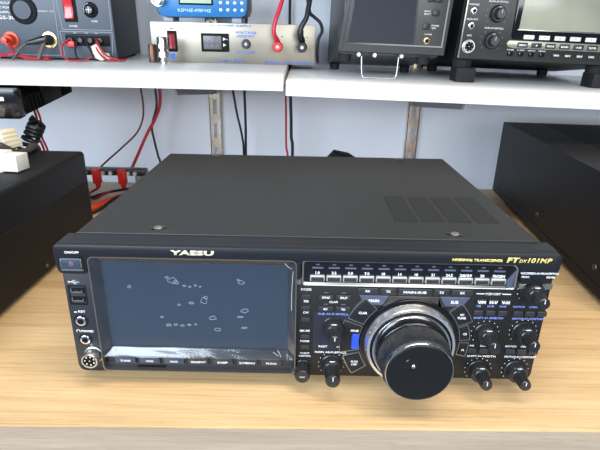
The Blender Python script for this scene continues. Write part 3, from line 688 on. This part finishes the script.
for i in range(4): m.lathe([(0, 4.5), (5, 4.2), (5, 2)], (-80+i*18, -3, 36), '-y', 16)
m.build('jack_barrel', 'knob', j)
MB().box(-90, -10, -0.8, 0.5, 45, 46.4).build('strip_line', 'hole', j)
def post(x, z, mt_, ms, par, y=0, sc=1.0):
    c = MB().lathe([(0, 14*sc), (2, 14*sc), (2.5, 12*sc), (2.5, 10*sc)], (x, y, z), '-y', 28).build('binding_post', ms, par)
    MB().lathe([(2, 10*sc), (14*sc, 9.4*sc), (16*sc, 8*sc), (16*sc, 5*sc), (28*sc, 5*sc), (29*sc, 0)], (x, y, z), '-y', 24, flute=(0, 1, .6)).build('post_cap', mt_, c)
    return c
post(-190, 34, 'orange', 'orange', ps); post(-120, 35, 'knob', 'gold_metal', ps)
m = Print('white', ps); m.text('REGULATED', -186, 96.5, -0.05, 3.6, 36, bold=0.02); m.text('DC POWER', -189, 88.5, -0.05, 3.6, 30, bold=0.02); m.text('SUPPLY', -191, 80.8, -0.05, 3.6, 24, bold=0.02); m.text('GS-300', -188, 72, -0.05, 6.2, 38, bold=0.03)
m.text('POWER', -73, 60, -0.05, 3.0, 15, bold=0.02); m.text('FUSE', -33, 69, -0.05, 3.0, 11, bold=0.02); m.text('DC 12V', -113, 84, -0.05, 2.4, 18); m.box(-133, -123, -.3, 0, 83.6, 84.4)
for x in (-72, -51, -33): m.text('12V', x, 48.3-.0, -0.25, 1.8, 6, bold=0.02)
def psw(x, y, z): return (psx+x, psy+y, Lz(psx, psy)+z)
# leads on the supply
m = MB().tube([psw(-186, -28, 34), psw(-179, -36, 22), psw(-170, -40, 11), psw(-150, -36, 4), psw(-128, -30, 3.2), psw(-112, -34, 4.2)], 3.1, 10, 6)
solo(m, 'cable', 'redwire', 'thick red lead curling down from the orange binding post of the power supply', 'cable', psw(-120, -32, 0))
m = MB().tube([psw(-262, -40, 0.6), psw(-230, -42, 3), psw(-205, -44, 7), psw(-178, -50, 9.5), psw(-172, -56, 10)], 2.8, 10, 6)
solo(m, 'cable', 'redwire', 'red lead entering from the left edge of the photo on the shelf', 'cable', psw(-240, -42, 0))
m = MB().tube([psw(-148, -34, 30), psw(-158, -40, 22), psw(-168, -46, 8), psw(-172, -50, 1)], 2.4, 10, 6)
solo(m, 'cable', 'taupe', 'brown lead running down left from the black binding post plug', 'cable', psw(-170, -46, 0))
bpg = thing('banana_plug', 'black banana plug pushed sideways into the black binding post of the power supply', 'plug', psw(-120, -22, 35))
P0 = Vector(psw(-114, -31, 37)); MB().lathe([(0, 6.5), (10, 7), (16, 6), (30, 4.6), (37, 3.4), (37, 0)], P0, (-1, -0.12, -0.22), 18).build('plug_body', 'knob', bpg)
m = MB().tube([psw(-119, -32, 30), psw(-124, -36, 18), psw(-131, -38, 2)], 3.6, 8, 5)
solo(m, 'strap', 'taupe', 'short brown strap hanging from the black binding post of the power supply', 'strap', psw(-131, -38, 0))
rp = thing('plug', 'small red plug in the first jack of the power supply', 'plug', psw(-80, -8, 30))
MB().box(psx-86, psx-72, psy-16, psy-8, Lz(psx, psy)+24, Lz(psx, psy)+34, 1).build('plug_body', 'red', rp)
m = MB().tube([psw(-80, -16, 37), psw(-90, -22, 28), psw(-92, -26, 14), psw(-82, -30, 2), psw(-60, -32, -4.0+5), psw(-46, -28, 3), psw(-38, -24, 8)], 1.6, 8, 6)
solo(m, 'cable', 'redwire', 'thin red wire looping from the red plug on the power supply', 'cable', psw(-60, -32, 0))
m = MB().tube([psw(-68, -10, 34), psw(-70, -18, 20), psw(-66, -26, 8), psw(-60, -30, 4), psw(-52, -30, 3)], 1.5, 8, 6)
solo(m, 'cable', 'blackwire', 'thin black wire beside the red plug wire on the power supply', 'cable', psw(-56, -30, 0))
m = MB().tube([psw(-50, -10, 36), psw(-46, -16, 26), psw(-38, -22, 14), psw(-34, -26, 6)], 1.6, 8, 6)
solo(m, 'cable', 'blackwire', 'thin black wire running behind the paper tag', 'cable', psw(-36, -24, 0))
m = MB().tube([psw(-32, -10, 38), psw(-26, -20, 32), psw(-18, -24, 18), psw(-8, -22, 8), psw(10, -16, 3), psw(18, -6, 3)], 1.8, 8, 6)
m.tube([psw(-30, -10, 35), psw(-30, -20, 26), psw(-22, -24, 12), psw(-10, -26, 3), psw(6, -24, 2)], 1.6, 8, 6)
solo(m, 'cable', 'redwire', 'twin red wires crossing over the paper tag at the right end of the power supply', 'cable', psw(-10, -20, 0))
b = MB(); b.prism([(psx-38, Lz(psx, psy)+26), (psx-28, Lz(psx, psy)+30), (psx-14, Lz(psx, psy)+4), (psx-22, Lz(psx, psy)-3+4), (psx-35, Lz(psx, psy)+6)], psy-22, psy-20.5, 'y')
b.prism([(psx-20, Lz(psx, psy)+16), (psx-8, Lz(psx, psy)+14), (psx-6, Lz(psx, psy)+4), (psx-20, Lz(psx, psy)+2)], psy-19, psy-17.5, 'y')
solo(b, 'paper_tag', 'paper', 'cream folded paper tag leaning against the right end of the power supply', 'tag', psw(-25, -21, 0))

# ================================================================== SILVER BOX with meter
mx, my = -84, 603
ma = thing('metered_power_box', 'brushed metal box with digital meter and two binding posts on the left shelf board', 'power supply', (mx, my, Lz(mx, my)), (0.04, 0.003, 0), local=True)
MB().box(0.5, 307, 2, 110, 0.3, 70, 1).build('case', 'sidesteel', ma)
MB().box(0, 307.6, 0, 3, 0.2, 71, .6).build('front_panel', 'brushed', ma)
s_ = MB().prism(rr(31, 48, 19, 56, 1), -2, 1, 'y', bev=.4).build('rocker_switch', 'hole', ma)
MB().prism([(-1, 24), (-3.5, 25), (-2.5, 38), (-4.5, 50), (-1, 51)], 34, 45, 'x', bev=.4).build('rocker', 'darkred', s_)
s_ = MB().prism(rr(94, 146, 20.5, 53, 1.5), -3, 1, 'y', bev=.8).build('digital_meter', 'hole', ma)
MB().box(98.5, 132, -3.4, -2, 25, 48.5, .3).build('display_window', 'meter', s_)
m = MB()
for z in (43.4, 32.9): m.prism([(135.5, z-3), (141, z), (135.5, z+3)], -3.6, -2.8, 'y')
m.text('A', 143, 43, -3.1, 3, None); m.build('meter_marks', 'white', s_)
m = MB()
for z in (31, 40): m.text('8.8.8', 114, z, -3.45, 5.5, 26)
m.build('display_digits', mat('faint_digits', (0.17, 0.15, 0.16), 0.4), s_)
k = MB().lathe([(0, 9), (2, 8.6), (2.4, 7.4), (8, 7), (9, 6), (9, 0)], (178, 0, 35.5), '-y', 28).build('adjust_knob', 'spkframe', ma)
MB().lathe([(0, 2.6), (.6, 2.2), (.6, 0)], (178.5, -9, 35.5), '-y', 12).build('knob_centre', 'steel', k)
for x, mtt in ((238.5, 'red'), (283.5, 'knob')):
    c = MB().lathe([(0, 9.6), (5, 9.2), (9, 8.6), (10, 7.6), (10, 3)], (x, -16, 32.8), '-y', 28, flute=(1, 2, .5)).build('binding_post', mtt, ma)
    MB().lathe([(0, 3), (11.5, 3), (11.5, 0)], (x, -16, 32.8), '-y', 14).build('post_socket', 'steel', c)
    MB().lathe([(0, 5), (17, 5)], (x, 0, 32.8), '-y', 14).build('post_stem', 'steel', c)
m = Print(mat('bright_blue_print', (0.05, 0.16, 0.65), 0.5), ma); m.text('VOLTAGE', 178, 55.5, -0.05, 4.2, 40, bold=.03); m.text('ADJUST', 178, 49.2, -0.05, 4.0, 34, bold=.03); m.text('0-15V DC', 178, 21, -0.05, 3.8, 34, bold=.03)
m.text('DC POWER SUPPLY', 150, 66.8, -0.05, 3.2, 78, bold=.03); m.text('HAM RADIO', 148, 5.2, -0.05, 3.4, 54, bold=.03)
m.text('MODEL', 228, 3.6, -0.05, 3.6, 30, bold=.04); m.text('LRP-V', 261, 3.6, -0.05, 3.4, 26, bold=.03); m.text('OUTPUT', 288, 3.6, -0.05, 3.6, 32, bold=.04); m.box(33, 43, -0.3, 0, 6, 16)
m = Print('hole', ma); m.text('ON', 39, 60, -0.05, 3, 8, bold=.03); m.text('+', 246, 50, -0.05, 4, 4, bold=.03); m.text('-', 292, 50, -0.05, 4, 4, bold=.05)
def mw(x, y, z): return (mx+x, my+y, Lz(mx, my)+z)
solo(MB().tube([mw(238.5, -17, 41), mw(234, -30, 50), mw(232, -32, 62), mw(236, -30, 78), mw(241, -26, 92), mw(247, -20, 112), mw(252, -10, 140), mw(256, 0, 200), mw(254, 4, 256)], lambda t: 4.6 if t < .08 else 3.8, 12, 6), 'cable', mat('crimson_wire', (0.60, 0.02, 0.05), 0.35), 'thick crimson lead rising from the red binding post of the silver box', 'cable', mw(238.5, -22, 41))
solo(MB().tube([mw(283.5, -17, 42), mw(280, -30, 52), mw(282, -32, 66), mw(290, -30, 80), mw(293, -26, 94), mw(296, -20, 112), mw(299, -10, 140), mw(300, 0, 200), mw(298, 4, 256)], lambda t: 6 if t < .2 else 4.6, 12, 6), 'cable', 'blackwire', 'thick black lead rising from the black binding post of the silver box', 'cable', mw(283.5, -22, 42))
solo(MB().tube([mw(291, -24, 122), mw(296, -14, 92), mw(304, -10, 84), mw(316, -8, 74), mw(320, -6, 60), mw(314, -4, 46), mw(312, 0, 26), mw(314, 20, 8), mw(316, 60, 3)], 3.0, 10, 6), 'cable', 'blackwire', 'thinner black lead curving past the right end of the silver box', 'cable', mw(316, 60, 0))

# analyser on the silver box
an = thing('handheld_analyser', 'bright blue radio test instrument lying on top of the silver box', 'test instrument', mw(12, -2, 71.4), (0.04, 0.003, 0), local=True)
MB().prism([(10, 10), (20, 7), (158, 8.5), (166, 12), (170, 22), (171, 70), (-2, 70), (0, 22), (4, 12)], 8, 80, 'y', bev=1.5).build('case', 'spkframe', an)
MB().prism([(8, 11), (20, 8.2), (158, 9.6), (165, 13), (168.5, 24), (169, 69), (0, 69), (2, 24)], 3, 9, 'y', bev=1.2).build('front_panel', 'anablue', an)
m = MB()
for x in (20, 148): m.box(x-9, x+9, 12, 60, 0, 9, 1)
m.build('foot', mat('pale_plastic_foot', (0.35, 0.36, 0.42), .5), an)
s_ = MB().box(44, 107, 1.8, 4, 29, 66, 1).build('display_frame', 'hole', an); MB().box(47, 104, 1.4, 3, 32, 64).build('display', 'lcd', s_)
for r__ in range(4):
    for c_ in range(4):
        MB().lathe([(0, 3.2), (2, 2.8), (2.4, 0)], (121+c_*13, 3, 21.5+r__*12), '-y', 12).build('keypad_key', mat('silver_key', (0.5, 0.6, 0.66), .3, metal=.4) if (r__ == 0 and c_ == 0) else bpy.data.materials['silver_key'], an)
m = MB(); m.text('0.5MHZ-470MHZ', 72, 20, 2.9, 5.4, 62, bold=.02); m.build('lettering', 'paleblue', an, smooth=False)
c = MB().lathe([(0, 11), (3, 11), (3, 8.5), (18, 8.5), (18, 6), (12, 6)], (7, 3, 36), '-y', 28).build('coaxial_socket', 'steel', an)
MB().lathe([(0, 6), (13, 6), (13, 0)], (7, 3, 36), '-y', 20).build('socket_insert', 'nylon', c)

# coax adapters standing on the shelf
ax, ay = -51, 566
ad = thing('coax_adapter', 'shiny silver coax adapter standing on end in front of the silver box', 'adapter', (ax, ay-10, Lz(ax, ay-10)))
z0 = Lz(ax, ay-10)
MB().lathe([(0, 5.4), (1, 6.6), (8, 6.6), (9, 5.4), (11, 5.4), (12, 11), (21, 11), (22, 8), (25, 8), (26, 10), (28, 10)], (ax, ay-10, z0), 'z', 28, flute=(5, 6, .5)).build('body', 'chrome', ad)
MB().lathe([(27, 9.6), (45, 9.6), (46.5, 8.6), (46.5, 6), (40, 6)], (ax, ay-10, z0), 'z', 40, flute=(1, 1, .7)).build('threaded_sleeve', 'chrome', ad)
ax2, ay2 = -79, 587
ad2 = thing('coax_adapter', 'dull brown brass coax adapter standing behind the silver one', 'adapter', (ax2, ay2, Lz(ax2, ay2)))
MB().lathe([(0, 7), (1, 7.4), (5, 7.4), (5.5, 6.6), (10, 6.6)], (ax2, ay2, Lz(ax2, ay2)), 'z', 24).build('body', 'brown', ad2)
MB().lathe([(9.5, 7.2), (31, 7.2), (32.5, 6.2), (32.5, 4)], (ax2, ay2, Lz(ax2, ay2)), 'z', 32, flute=(0, 1, .5)).build('threaded_sleeve', 'brown', ad2)

# ================================================================== SPEAKER on the right shelf
sx, sy = 260, 490
sp = thing('external_speaker', 'dark grey speaker with buttons, front propped on a wire stand on the shelf', 'speaker', (sx, sy, Rz(sx, sy)), (0.026, 0.024, 0.08), local=True)
TL = Matrix.Rotation(math.radians(-5), 4, 'X')
MB().prism([(0, 43), (184, 43), (188, 190), (17, 190)] if False else [(0, 42), (181, 42), (186, 190), (18, 190)], 0, 20, 'y', bev=3).build('front_frame', 'spkframe', sp)
MB().prism([(16, 38), (190, 10), (190, 176), (16, 188)], 6, 176, 'x', bev=3).build('case', 'spkframe', sp)
MB().prism([(-0.5, 46), (6, 46), (22, 190), (15.5, 190)], -1.2, 6, 'y', bev=.6).build('edge_moulding', 'spkframe', sp)
g = MB(); ring_frame(g, [(12, 54.5), (175, 54.5), (178, 186), (27, 186)], [(14.5, 57), (172.5, 57), (175.5, 184), (28, 184)], -1.6, -1.2, 2); g.build('inner_rim', 'gloss', sp)
MB().prism([(14, 57.5), (123.5, 57.5), (121, 184), (27, 184)], -1.4, 2, 'y', bev=.6).build('grille_cloth', 'spkgrille', sp)
MB().prism([(126, 57.5), (172, 57.5), (175, 184), (123.5, 184)], -1.2, 2, 'y', bev=.3).build('control_panel', mat('olive_grey_panel', (0.055, 0.056, 0.050), .4), sp)
for x, z in ((156, 107.5), (142, 86.5), (145, 128), (158, 128)): MB().prism(rr(x-5.6, x+5.6, z-4.6, z+4.6, 1.2), -4.2, 0, 'y', bev=1).build('push_button', 'key', sp)
jack(147, -1.2, 61.5+3, 5.4, sp, 'gold_metal')
m = Print('white', sp); m.text('INPUT', 142, 109.5, -1.25, 2.6, 11, bold=.02); m.text('SELECT', 142, 105.5, -1.25, 2.6, 11, bold=.02); m.text('POWER', 158, 88.4, -1.25, 2.6, 13, bold=.02); m.text('OFF', 156, 84.4, -1.25, 2.6, 7, bold=.02); m.text('PHONES', 148, 74.6, -1.25, 2.0, 12, bold=.02)
st = MB().tube([(40, 3, 36), (41.5, -1, 12), (43.5, -2, 4), (47.5, -2.2, 1.7), (96, 1, 1.7), (101, 1.5, 4), (103, 2, 12), (104, 5, 36)], 1.2, 8, 4).build('wire_stand', mat('dull_wire', (0.42, 0.43, 0.45), 0.35, metal=0.9), sp)
for x in (34, 61, 107): MB().lathe([(0, 4), (4, 4), (5, 3), (5, 0)], (x, 2, 38.5), '-y', 14).build('stand_clip', 'steel', sp)
for x, y, h in ((14, 24, 26), (152, 24, 26)): MB().lathe([(0, 11), (12, 12)], (x, y, h), 'z', 24).build('foot', 'rubber', sp)
for x in (20, 165): MB().lathe([(0, 9), (11.5, 10)], (x, 176, 0.5), 'z', 20).build('rear_foot', 'rubber', sp)

# ================================================================== SECOND TRANSCEIVER on the right shelf
rx, ry = 461, 500
rg = thing('shelf_transceiver', 'dark radio transceiver with beige display at the right end of the shelf', 'radio transceiver', (rx, ry, Rz(rx, ry)), (0.026, 0.024, 0), local=True)
MB().prism([(14, 37), (262, 9), (262, 168), (14, 172)], 4, 300, 'x', bev=2).build('case', 'sidebox', rg)
MB().prism([(0, 42), (3, 39), (298, 38), (300, 42), (300, 175), (4.5, 175)], 0, 18, 'y', bev=1.6).build('front_panel', 'rig', rg)
MB().prism([(0.5, 40), (3.0, 40), (6.6, 175), (4.2, 175)], -0.8, 4, 'y', bev=.3).build('edge_trim', 'trim', rg)
for x in (16, 252):
    MB().lathe([(16, 15), (40, 17)], (x+3, 30, 0), 'z', 28).build('foot', 'rubber', rg)
    MB().box(x-12, x+21, 2, 40, 0.4, 24, 1.5).build('foot_block', 'rubber', rg)
for x in (20, 260): MB().lathe([(0.5, 10), (13, 11)], (x, 235, 0), 'z', 20).build('rear_foot', 'rubber', rg)
jack(16.5, 0, 113, 5.4, rg); jack(16, 0, 90.4, 5.4, rg, name='key_jack'); micconn(16, 0, 58.4, 9.6, rg, 6)
for x, z in ((55, 110), (52.6, 69)): knob(x, z, 13, 9, 20, rg, 0, 10, 'volume_knob', True, 8, 5)
MB().prism([(84, 78), (88, 73), (300, 71), (300, 175), (83, 175)], -3.5, 1, 'y', bev=1.5).build('display_bezel', 'gloss', rg)
MB().box(93.5, 231, -4.6, -3, 88.5, 175, .4).build('display', 'lcdgrey', rg)
MB().box(91.5, 233, -4.2, -3.2, 86.5, 88.5, .3).build('display_rim', 'trim', rg)
MB().prism([(78, 66), (82, 71), (300, 70.5), (300, 58.4), (90, 58.8), (81, 61)], -3, 1, 'y', bev=.8).build('key_band', 'rigband', rg)
for i in range(5):
    k = MB().prism(rr(103.5+25.7*i, 121+25.7*i, 73.6, 80.2, .8), -5.5, -3, 'y', bev=.6).build('soft_key', 'nylon', rg)
    MB().text('F%d' % (i+1), 112.2+25.7*i, 76.9, -5.55, 2.6).build('lettering', 'key', k)
for i, t in enumerate(('MENU', 'F', 'MODE', 'BAND', 'A/B', 'FILTER', 'SPAN')):
    x = 104.5+23.4*i
    k = MB().prism(rr(x-8.4, x+8.4, 60.6, 68.4, .8), -5, -2, 'y', bev=.8).build('menu_key', 'key', rg)
    MB().text(t, x, 64.4, -5.05, 2.8, min(12, 3*len(t)), bold=.03).build('lettering', 'white', k)
for i in range(4): MB().prism(rr(83.4+17.8*i, 92+17.8*i, 46, 53.5, 1.5), -3, 1, 'y', bev=1).build('small_key', 'gloss', rg)
for i, t in enumerate(('VFO', 'M/V', 'SPLIT', 'LOCK', 'TS')):
    x = 165+19.8*i; k = MB().prism(rr(x-6, x+6, 47.4, 53.6, .8), -2.5, 1, 'y', bev=.6).build('small_key', 'key', rg); MB().text(t, x, 50.4, -2.55, 2.8, min(9.5, 3.4*len(t)), bold=.04).build('lettering', 'white', k)
m = Print('white', rg); m.text('PHONES', 15, 122.6, -.05, 2.8, 16, bold=.02); m.text('ELEC-KEY', 16, 100.5, -.05, 2.8, 19, bold=.02); m.text('MIC', 15, 75.6, -.05, 2.8, 8, bold=.02)
m.text('MAIN AF-RF/SQL', 54, 128.5, -.05, 2.8, 32, bold=.02); m.text('SUB AF-RF/SQL', 54, 88.4, -.05, 2.8, 32, bold=.02)
for i, t in enumerate(('TUNER', 'P.AMP', 'NOTCH', 'NB/NR')): m.text(t, 87.5+17.8*i, 56.2, -.05+0.0, 2.2, 12, bold=.02)

# ================================================================== LEADS AND BITS BEHIND THE MAIN RADIO
def wire(pts, r, m_, label, group=None):
    return solo(MB().tube(pts, r, 8, 8), 'cable', m_, label, 'cable', pts[-1], group)
wire([(-146, 700, 232), (-145, 700, 200), (-143, 700, 165), (-147, 700, 135), (-160, 690, 105), (-190, 670, 75), (-214, 640, 52), (-222, 620, 42)], 2.0, 'brownwire', 'thin brown-red cable curving left down the wall to the red connectors')
wire([(-112, 704, 232), (-106, 704, 200), (-108, 704, 165), (-120, 702, 135), (-134, 698, 112), (-146, 690, 88), (-156, 670, 60), (-158, 640, 44), (-156, 622, 42)], 3.4, 'redwire', 'thicker dark red cable hanging under the left shelf board')
wire([(-120, 708, 232), (-116, 708, 195), (-117, 708, 160), (-130, 706, 118), (-128, 706, 88), (-122, 706, 50), (-118, 706, 20), (-116, 704, -160)], 2.6, 'blackwire', 'black cable hanging beside the thicker red one under the left shelf board')
wire([(46, 700, 232), (53, 700, 195), (60, 700, 150), (70, 700, 100), (73, 700, 50), (74, 700, -160)], 2.4, 'blackwire', 'curved thin black cable right of the left shelf upright')
wire([(76, 703, 232), (77, 703, 195), (78, 703, 120), (77, 703, 50), (77, 703, -160)], 2.8, 'blackwire', 'straight black cable hanging right of the left shelf upright')
wire([(166, 700, 258), (166, 700, 200), (167, 700, 140), (168, 700, 80), (172, 700, 40), (174, 700, -160)], 2.2, 'redwire', 'red cable hanging under the joint of the two shelf boards')
wire([(176, 702, 258), (176, 702, 200), (178, 702, 140), (179, 702, 100), (182, 702, 60), (178, 702, -160)], 3.4, 'blackwire', 'thick black cable hanging under the joint of the two shelf boards')
wire([(60, 760, 400), (78, 740, 360), (80, 730, 330), (70, 725, 300), (68, 724, 266)], 3, 'blackwire', 'black cable curving behind the blue instrument and silver box')
wire([(171, 775, 520), (171, 775, 400), (171, 775, 300), (171, 770, 272)], 3, 'blackwire', 'straight black cable hanging on the wall above the silver box')
# terminal strip with red plugs behind the left box
tb = thing('terminal_strip', 'black terminal strip on the desk between the left box and the transceiver', 'terminal strip', (-190, 600, 0))
MB().box(-262, -118, 592, 618, 34, 47, 3).build('strip_body', 'knob', tb)
for x in (-255, -135): MB().box(x-5, x+5, 594, 616, 0, 35, 1).build('support', 'sidesteel', tb)
for x in (-240, -204, -188, -152, -138): MB().lathe([(0, 4), (4, 4), (4, 0)], (x, 592, 40), '-y', 14).build('metal_contact', 'nylon', tb)
for i, x in enumerate((-214, -162)):
    p_ = thing('connector_plug', ('red connector plug hanging at the left on the black terminal strip', 'red connector plug hanging at the right on the black terminal strip')[i], 'plug', (x, 586, 25), group='red connector plugs')
    MB().box(x-8, x+8, 578, 591, 20, 50, 2).build('plug_body', 'red', p_)
    MB().lathe([(0, 6), (10, 4.4), (12, 0)], (x, 585, 21), '-z', 16).build('boot', 'red', p_)
wire([(-214, 585, 10), (-222, 560, 5), (-200, 530, 5), (-176, 545, 14), (-160, 576, 10), (-150, 610, 4)], 2.6, 'redwire', 'red cable lying on the desk below the red connector plugs')
wire([(-262, 560, 2.6), (-225, 530, 3), (-190, 535, 12), (-160, 560, 14), (-128, 590, 10), (-110, 620, 3)], 2.4, 'blackwire', 'black cable lying on the desk below the red connector plugs')
o_ = solo(MB().tube([(-196, 440, 4.2), (-186, 470, 5), (-170, 505, 8), (-152, 540, 8), (-140, 560, 4.2)], 4.2, 10, 6).tube([(-186, 436, 4.2), (-178, 470, 5), (-160, 505, 8), (-142, 535, 8), (-130, 556, 4.2)], 4.2, 10, 6), 'cable', 'orange', 'bright orange-red twin cable on the desk close behind the left box', 'cable', (-196, 440, 0))
wire([(-180, 430, 2.8), (-166, 470, 4), (-150, 510, 14), (-128, 530, 12), (-112, 536, 2.8)], 2.8, 'blackwire', 'black cable lying along the orange-red twin cable on the desk')
# dark object peeping over the rear edge
dk = thing('adapter_block', 'black faceted plug-in power adapter peeping over the rear edge of the transceiver', 'power adapter', (274, 500, 0))
MB().prism([(247, 0), (303, 0), (303, 100), (290, 108), (262, 113.5), (250, 100)], 480, 520, 'y', bev=2).build('housing', 'hole', dk)
MB().lathe([(0, 4), (14, 3)], (275, 520, 20), 'y', 14).build('cable_boot', 'rubber', dk)

# ================================================================== CAMERA
cam = bpy.data.cameras.new('camera'); co = bpy.data.objects.new('camera', cam); COL.objects.link(co)
cam.sensor_width = 36; cam.lens = 480/600*36; cam.clip_start = 0.01
co.matrix_world = Matrix.Translation((0.20352, -0.36234, 0.29926)) @ (Matrix.Rotation(math.radians(0.0794), 4, 'Z') @ Matrix.Rotation(math.radians(69.066), 4, 'X') @ Matrix.Rotation(math.radians(1.12), 4, 'Z'))
SC.camera = co

# ================================================================== LIGHT
def area(name, loc, target, sx_, sy_, power, col):
    l = bpy.data.lights.new(name, 'AREA'); l.shape = 'RECTANGLE'; l.size = sx_; l.size_y = sy_; l.energy = power; l.color = col
    o = bpy.data.objects.new(name, l); COL.objects.link(o); o.location = loc
    o.rotation_euler = (Vector(target)-Vector(loc)).to_track_quat('-Z', 'Y').to_euler(); return o
area('window_daylight', (-1.1, -1.9, 0.85), (0.2, 0.5, 0.15), 1.8, 1.3, 100, (0.74, 0.87, 1.0))
area('window_daylight', (0.9, -2.1, 0.8), (0.3, 0.5, 0.15), 1.2, 1.2, 40, (0.92, 0.96, 1.0))
area('ceiling_lamp', (0.3, -0.10, 1.75), (0.3, -0.05, 0), 1.2, 0.3, 19, (1.0, 0.90, 0.76))
area('ceiling_lamp', (1.1, -0.35, 1.75), (0.8, 0.0, 0), 0.3, 1.2, 17, (1.0, 0.88, 0.72))
area('ceiling_lamp', (-0.5, -0.2, 1.75), (-0.3, 0.0, 0), 0.3, 1.2, 6, (1.0, 0.95, 0.88))
w = bpy.data.worlds.new('room_light'); SC.world = w; w.use_nodes = True
bg = w.node_tree.nodes['Background']; bg.inputs[0].default_value = (0.55, 0.68, 0.95, 1); bg.inputs[1].default_value = 0.22

SC.view_settings.view_transform = 'Standard'; SC.view_settings.look = 'None'; SC.view_settings.exposure = 0.0; SC.view_settings.gamma = 1.0
SC.view_settings.use_curve_mapping = False
